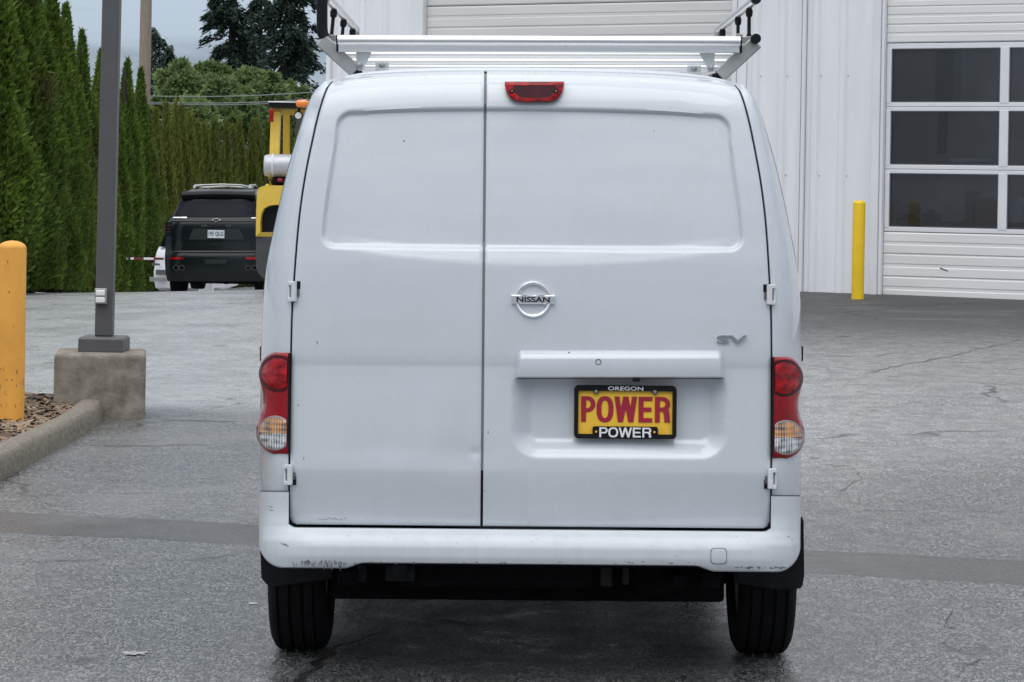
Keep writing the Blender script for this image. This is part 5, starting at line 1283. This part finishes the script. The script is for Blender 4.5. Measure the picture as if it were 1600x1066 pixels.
# ------------------------------------------------------------------ white hatchback beyond it
YW = 59.5; kw = YW / FPX; wo = W(294, 458, YW); car = thing('parked_car', 'white car mostly hidden behind the dark SUV', 'car', tuple(wo))
prof_w = [(455, 50, .25), (450, 55, .06), (436, 57, .0), (424, 57, .0), (420, 56.5, .04), (408, 56, .06), (396, 54, .10), (388, 51, .18), (380, 46, .40), (366, 38, .75), (360, 33, .9), (357, 26, 1.1)]
rows = []
for py, w, y in prof_w:
    row = []
    for i in range(-14, 15):
        t = max(-1, min(1, i / 11)); k = max(0, abs(i) - 11); p = W(294 + w * t * (.96 + .04 * min(1, k)), py, YW); row.append(p + Vector((0, y + .12 * abs(t) ** 5 + [0, .3, 1.8, 3.4 if py > 392 else 1.9][k], 0)))
    rows.append(row)
m = MB().grid(rows); n = len(rows[0]); m.f += [tuple((len(rows) - 1) * n + k for k in range(n)), tuple(k * n for k in range(len(rows))), tuple(k * n + n - 1 for k in range(len(rows)))]
part(m, 'body', M['carw'], car, smooth=40)
def wp(pts, name, mt, y, d=.02): part(MB().prism([W(a, b_, YW) + Vector((0, y, 0)) for a, b_ in pts], (0, d, 0)), name, mt, car, bevel=.004)
wp([(248, 386), (330, 386), (322, 366), (256, 366)], 'rear_window', M['tint'], .18, .1)
wp([(243.5, 421.5), (262, 421.5), (262, 429.5), (243.5, 429.5)], 'number_plate', M['seal'], -.03)
wp([(238, 411), (250, 412), (250, 415), (237, 415)], 'light_bar', M['seal'], -.0)
wp([(233, 400), (241, 400), (239, 410), (232.5, 410)], 'tail_light', M['redd'], .08)
wp([(234, 433), (260, 434), (260, 440), (234, 440)], 'bumper_insert', M['alugrey'], -.02)
for x in (241, 337):
    for yy in (.8, 3.3):
        c = W(x, 456, YW); c.z = wo.z + .31; c.y += yy; part(MB().lathe([(.2, -.1), (.29, -.1), (.31, -.07), (.31, .07), (.29, .1), (.2, .1)], 24, c, 'x'), 'wheel', M['rubber'], car, smooth=40)
# ------------------------------------------------------------------ barrier arm
YB = 56; bo = W(322, 458, YB); ba = thing('barrier_gate', 'lowered red and white barrier arm reaching left from behind the SUV', 'barrier', tuple(bo))
part(MB().box((bo.x, YB, bo.z + .55), (.30, .30, 1.1)), 'cabinet', M['carw'], ba, bevel=.02)
a, b_ = W(174, 403.5, YB - .2), W(330, 405.5, YB - .2); arm = part(MB().bar(a, b_, .03, .05), 'arm', M['white'], ba)
nst = 10
for i in range(0, nst, 2):
    p, q = a.lerp(b_, (i + .25) / nst), a.lerp(b_, (i + 1.25) / nst); sub(MB().bar(p, q, .034, .054), 'red_stripe', M['redpaint'], arm, ba)

# ------------------------------------------------------------------ forklift behind the van's left shoulder
YF = 36.0; kf = YF / FPX; fo = W(455, 460, YF); fo.z = G(fo.x, YF); fk = thing('forklift', 'yellow forklift with gas cylinder standing behind the van', 'forklift', tuple(fo))
def Fp(px, py, y=0): return W(px, py, YF) + Vector((0, y, 0))
FXR = 512                                     # its right flank, hidden by the van
# counterweight with its grille opening
m = MB()
cwp = [(399, 370), (399.5, 330), (401, 300), (403, 294), (408, 291), (416, 289.5), (495, 289.5), (503, 291), (508, 294), (510, 300), (511.5, 330), (512, 370)]
hole = [(407, 363), (406.5, 350), (408, 335), (412, 326), (420, 321.5), (430, 320), (481, 320), (491, 321.5), (499, 326), (503, 335), (504.5, 350), (504, 363)]
fr0 = [Fp(a, b_, 0.05 + .25 * max(0, (300 - b_)) / 10) for a, b_ in cwp]; 
rows = [[p + Vector((0, .9, 0)) for p in fr0], [Fp(a, b_, .05) if False else p for (a, b_), p in zip(cwp, fr0)], [Fp(455 + (a - 455) * .985, 330 + (b_ - 330) * .985, .0) for a, b_ in cwp], [Fp(a, b_, .0) for a, b_ in hole], [Fp(455 + (a - 455) * .97, 343 + (b_ - 343) * .95, .12) for a, b_ in hole]]
m.grid(rows); m.grid([[Fp(399, 370, .05), Fp(512, 370, .05)], [Fp(407, 363, 0), Fp(504, 363, 0)]])
cwt = part(m, 'counterweight', M['fork'], fk, smooth=40)
m = MB(); m.add([Fp(a, b_, .13) for a, b_ in hole], [tuple(range(len(hole)))]); sub(m, 'grille_opening', M['black'], cwt, fk)
m = MB().prism([Fp(a, b_, .08) for a, b_ in ((399, 370.5), (512, 370.5), (512, 420), (508, 430), (500, 436), (411, 436), (404, 430), (399, 420))], (0, 1.7, 0)); part(m, 'chassis', M['forkd'], fk, bevel=.02)
m = MB().box(Fp(455, 326, 1.5), (104 * kf, 1.2, 76 * kf)); part(m, 'engine_cover', M['fork'], fk, bevel=.04)
for x in (424, 487):
    c = Fp(x, 430, .75); c.z = fo.z + .33; part(MB().lathe([(.12, -.12), (.30, -.13), (.33, -.1), (.33, .1), (.30, .13), (.12, .12)], 28, c, 'x'), 'wheel', M['rubber'], fk, smooth=40)
for x in (420, 491):
    c = Fp(x, 420, 2.5); c.z = fo.z + .40; part(MB().lathe([(.15, -.14), (.37, -.15), (.40, -.11), (.40, .11), (.37, .15), (.15, .14)], 28, c, 'x'), 'wheel', M['rubber'], fk, smooth=40)
# overhead guard
for x0, x1 in ((417, 424.5), (494, 486.5)):
    sg = 1 if x0 < 455 else -1
    part(MB().bar(Fp(x0 + sg * 6, 290, .4), Fp(x0 + sg * 9, 172, .55), .145, .10, (0, 1, 0)), 'guard_post', M['fork'], fk, bevel=.015)
    part(MB().bar(Fp(x0 + sg * 5, 360, 2.6), Fp(x0 + sg * 12, 166, 1.9), .10, .08, (0, 1, 0)), 'guard_post', M['fork'], fk, bevel=.015)
m = MB().box(Fp(455, 171, .62), (70 * kf, .1, 6 * kf)); m.box(Fp(455, 171, 1.9), (80 * kf, .1, 6 * kf)); [part(q, 'guard_crossbeam', M['fork'], fk, bevel=.01) for q in m.split()]
rf = part(MB().box(Fp(455, 163, 1.2), (78 * kf, 1.7, 6.5 * kf)), 'guard_roof', M['black'], fk, bevel=.01)
sub(MB().box(Fp(455, 158.6, 1.2), (80 * kf, 1.75, 2.0 * kf)), 'roof_plate', M['carw'], rf, fk, bevel=.008)
part(MB().box(Fp(421, 179.5, .33), (7 * kf, .09, 21 * kf)), 'tail_light', M['redb'], fk, bevel=.015)
m = MB().lathe([(.001, -.10), (.05, -.09), (.062, 0), (.062, .06)], 16, Fp(470, 161, .30), 'x'); m.box(Fp(471, 161, .3), (.20, .10, .085)); part(m, 'beacon', M['amberl'], fk, bevel=.02)
wl = part(MB().lathe([(.02, .08), (.062, .03), (.064, 0), (.05, -.004)], 18, Fp(462.5, 179, .40), 'y'), 'work_lamp', M['black'], fk, smooth=40); sub(MB().lathe([(.05, .004), (.048, -.008), (.02, -.014)], 18, Fp(462.5, 179.5, .39), 'y'), 'lamp_lens', M['lamp'], wl, fk, smooth=40); sub(MB().bar(Fp(462.5, 177, .42), Fp(463, 169, .5), .03, .03), 'lamp_bracket', M['black'], wl, fk)
# gas cylinder lying across, on its cradle
r0 = 18 * kf; c0 = Fp(411, 258.5, .22); c1 = Fp(484, 258.5, .22)
gc = part(MB().tube([c0 + Vector((0.0, 0, 0)), c0 + Vector((.02, 0, 0)), c0 + Vector((.06, 0, 0)), c0 + Vector((.15, 0, 0)), c1 - Vector((.12, 0, 0)), c1 - Vector((.03, 0, 0)), c1], [r0 * .86, r0 * .93, r0 * .97, r0, r0, r0 * .9, r0 * .55], 28), 'gas_cylinder', M['tank'], fk, smooth=50)
for x in (423.5, 462): sub(MB().tube([Fp(x, 258.5, .22), Fp(x + 2.2, 258.5, .22)], r0 * 1.035, 28), 'cylinder_band', M['trim'], gc, fk, smooth=40)
m = MB()
for x in (432, 466): m.bar(Fp(x, 290, .3), Fp(x, 268, .3), .05, .18, (1, 0, 0))
m.box(Fp(450, 283, .3), (52 * kf, .3, .05)); [part(q, 'cylinder_cradle', M['black'], fk, bevel=.008) for q in m.split()]
m = MB()
for k in range(5): m.tube([Fp(412 + k * 5, 286, .1 + .05 * k), Fp(416 + k * 5, 282 - k % 2 * 3, .1), Fp(420 + k * 5, 287, .12)], .012, 6)
[part(q, 'hose', M['black'], fk) for q in m.split()]; part(MB().box(Fp(437, 281, .05), (7 * kf, .04, 5 * kf)), 'valve_label', M['plred'], fk)
part(MB().prism([Fp(425, 292, 1.0), Fp(425, 240, 1.25), Fp(478, 240, 1.25), Fp(478, 292, 1.0)], (0, .12, 0)), 'seat', M['black'], fk, bevel=.03)
m = MB()
for x in (438, 472): m.box(Fp(x, 300, 3.0), (.09, .14, 320 * kf))
[part(q, 'mast', M['forkd'], fk) for q in m.split()]
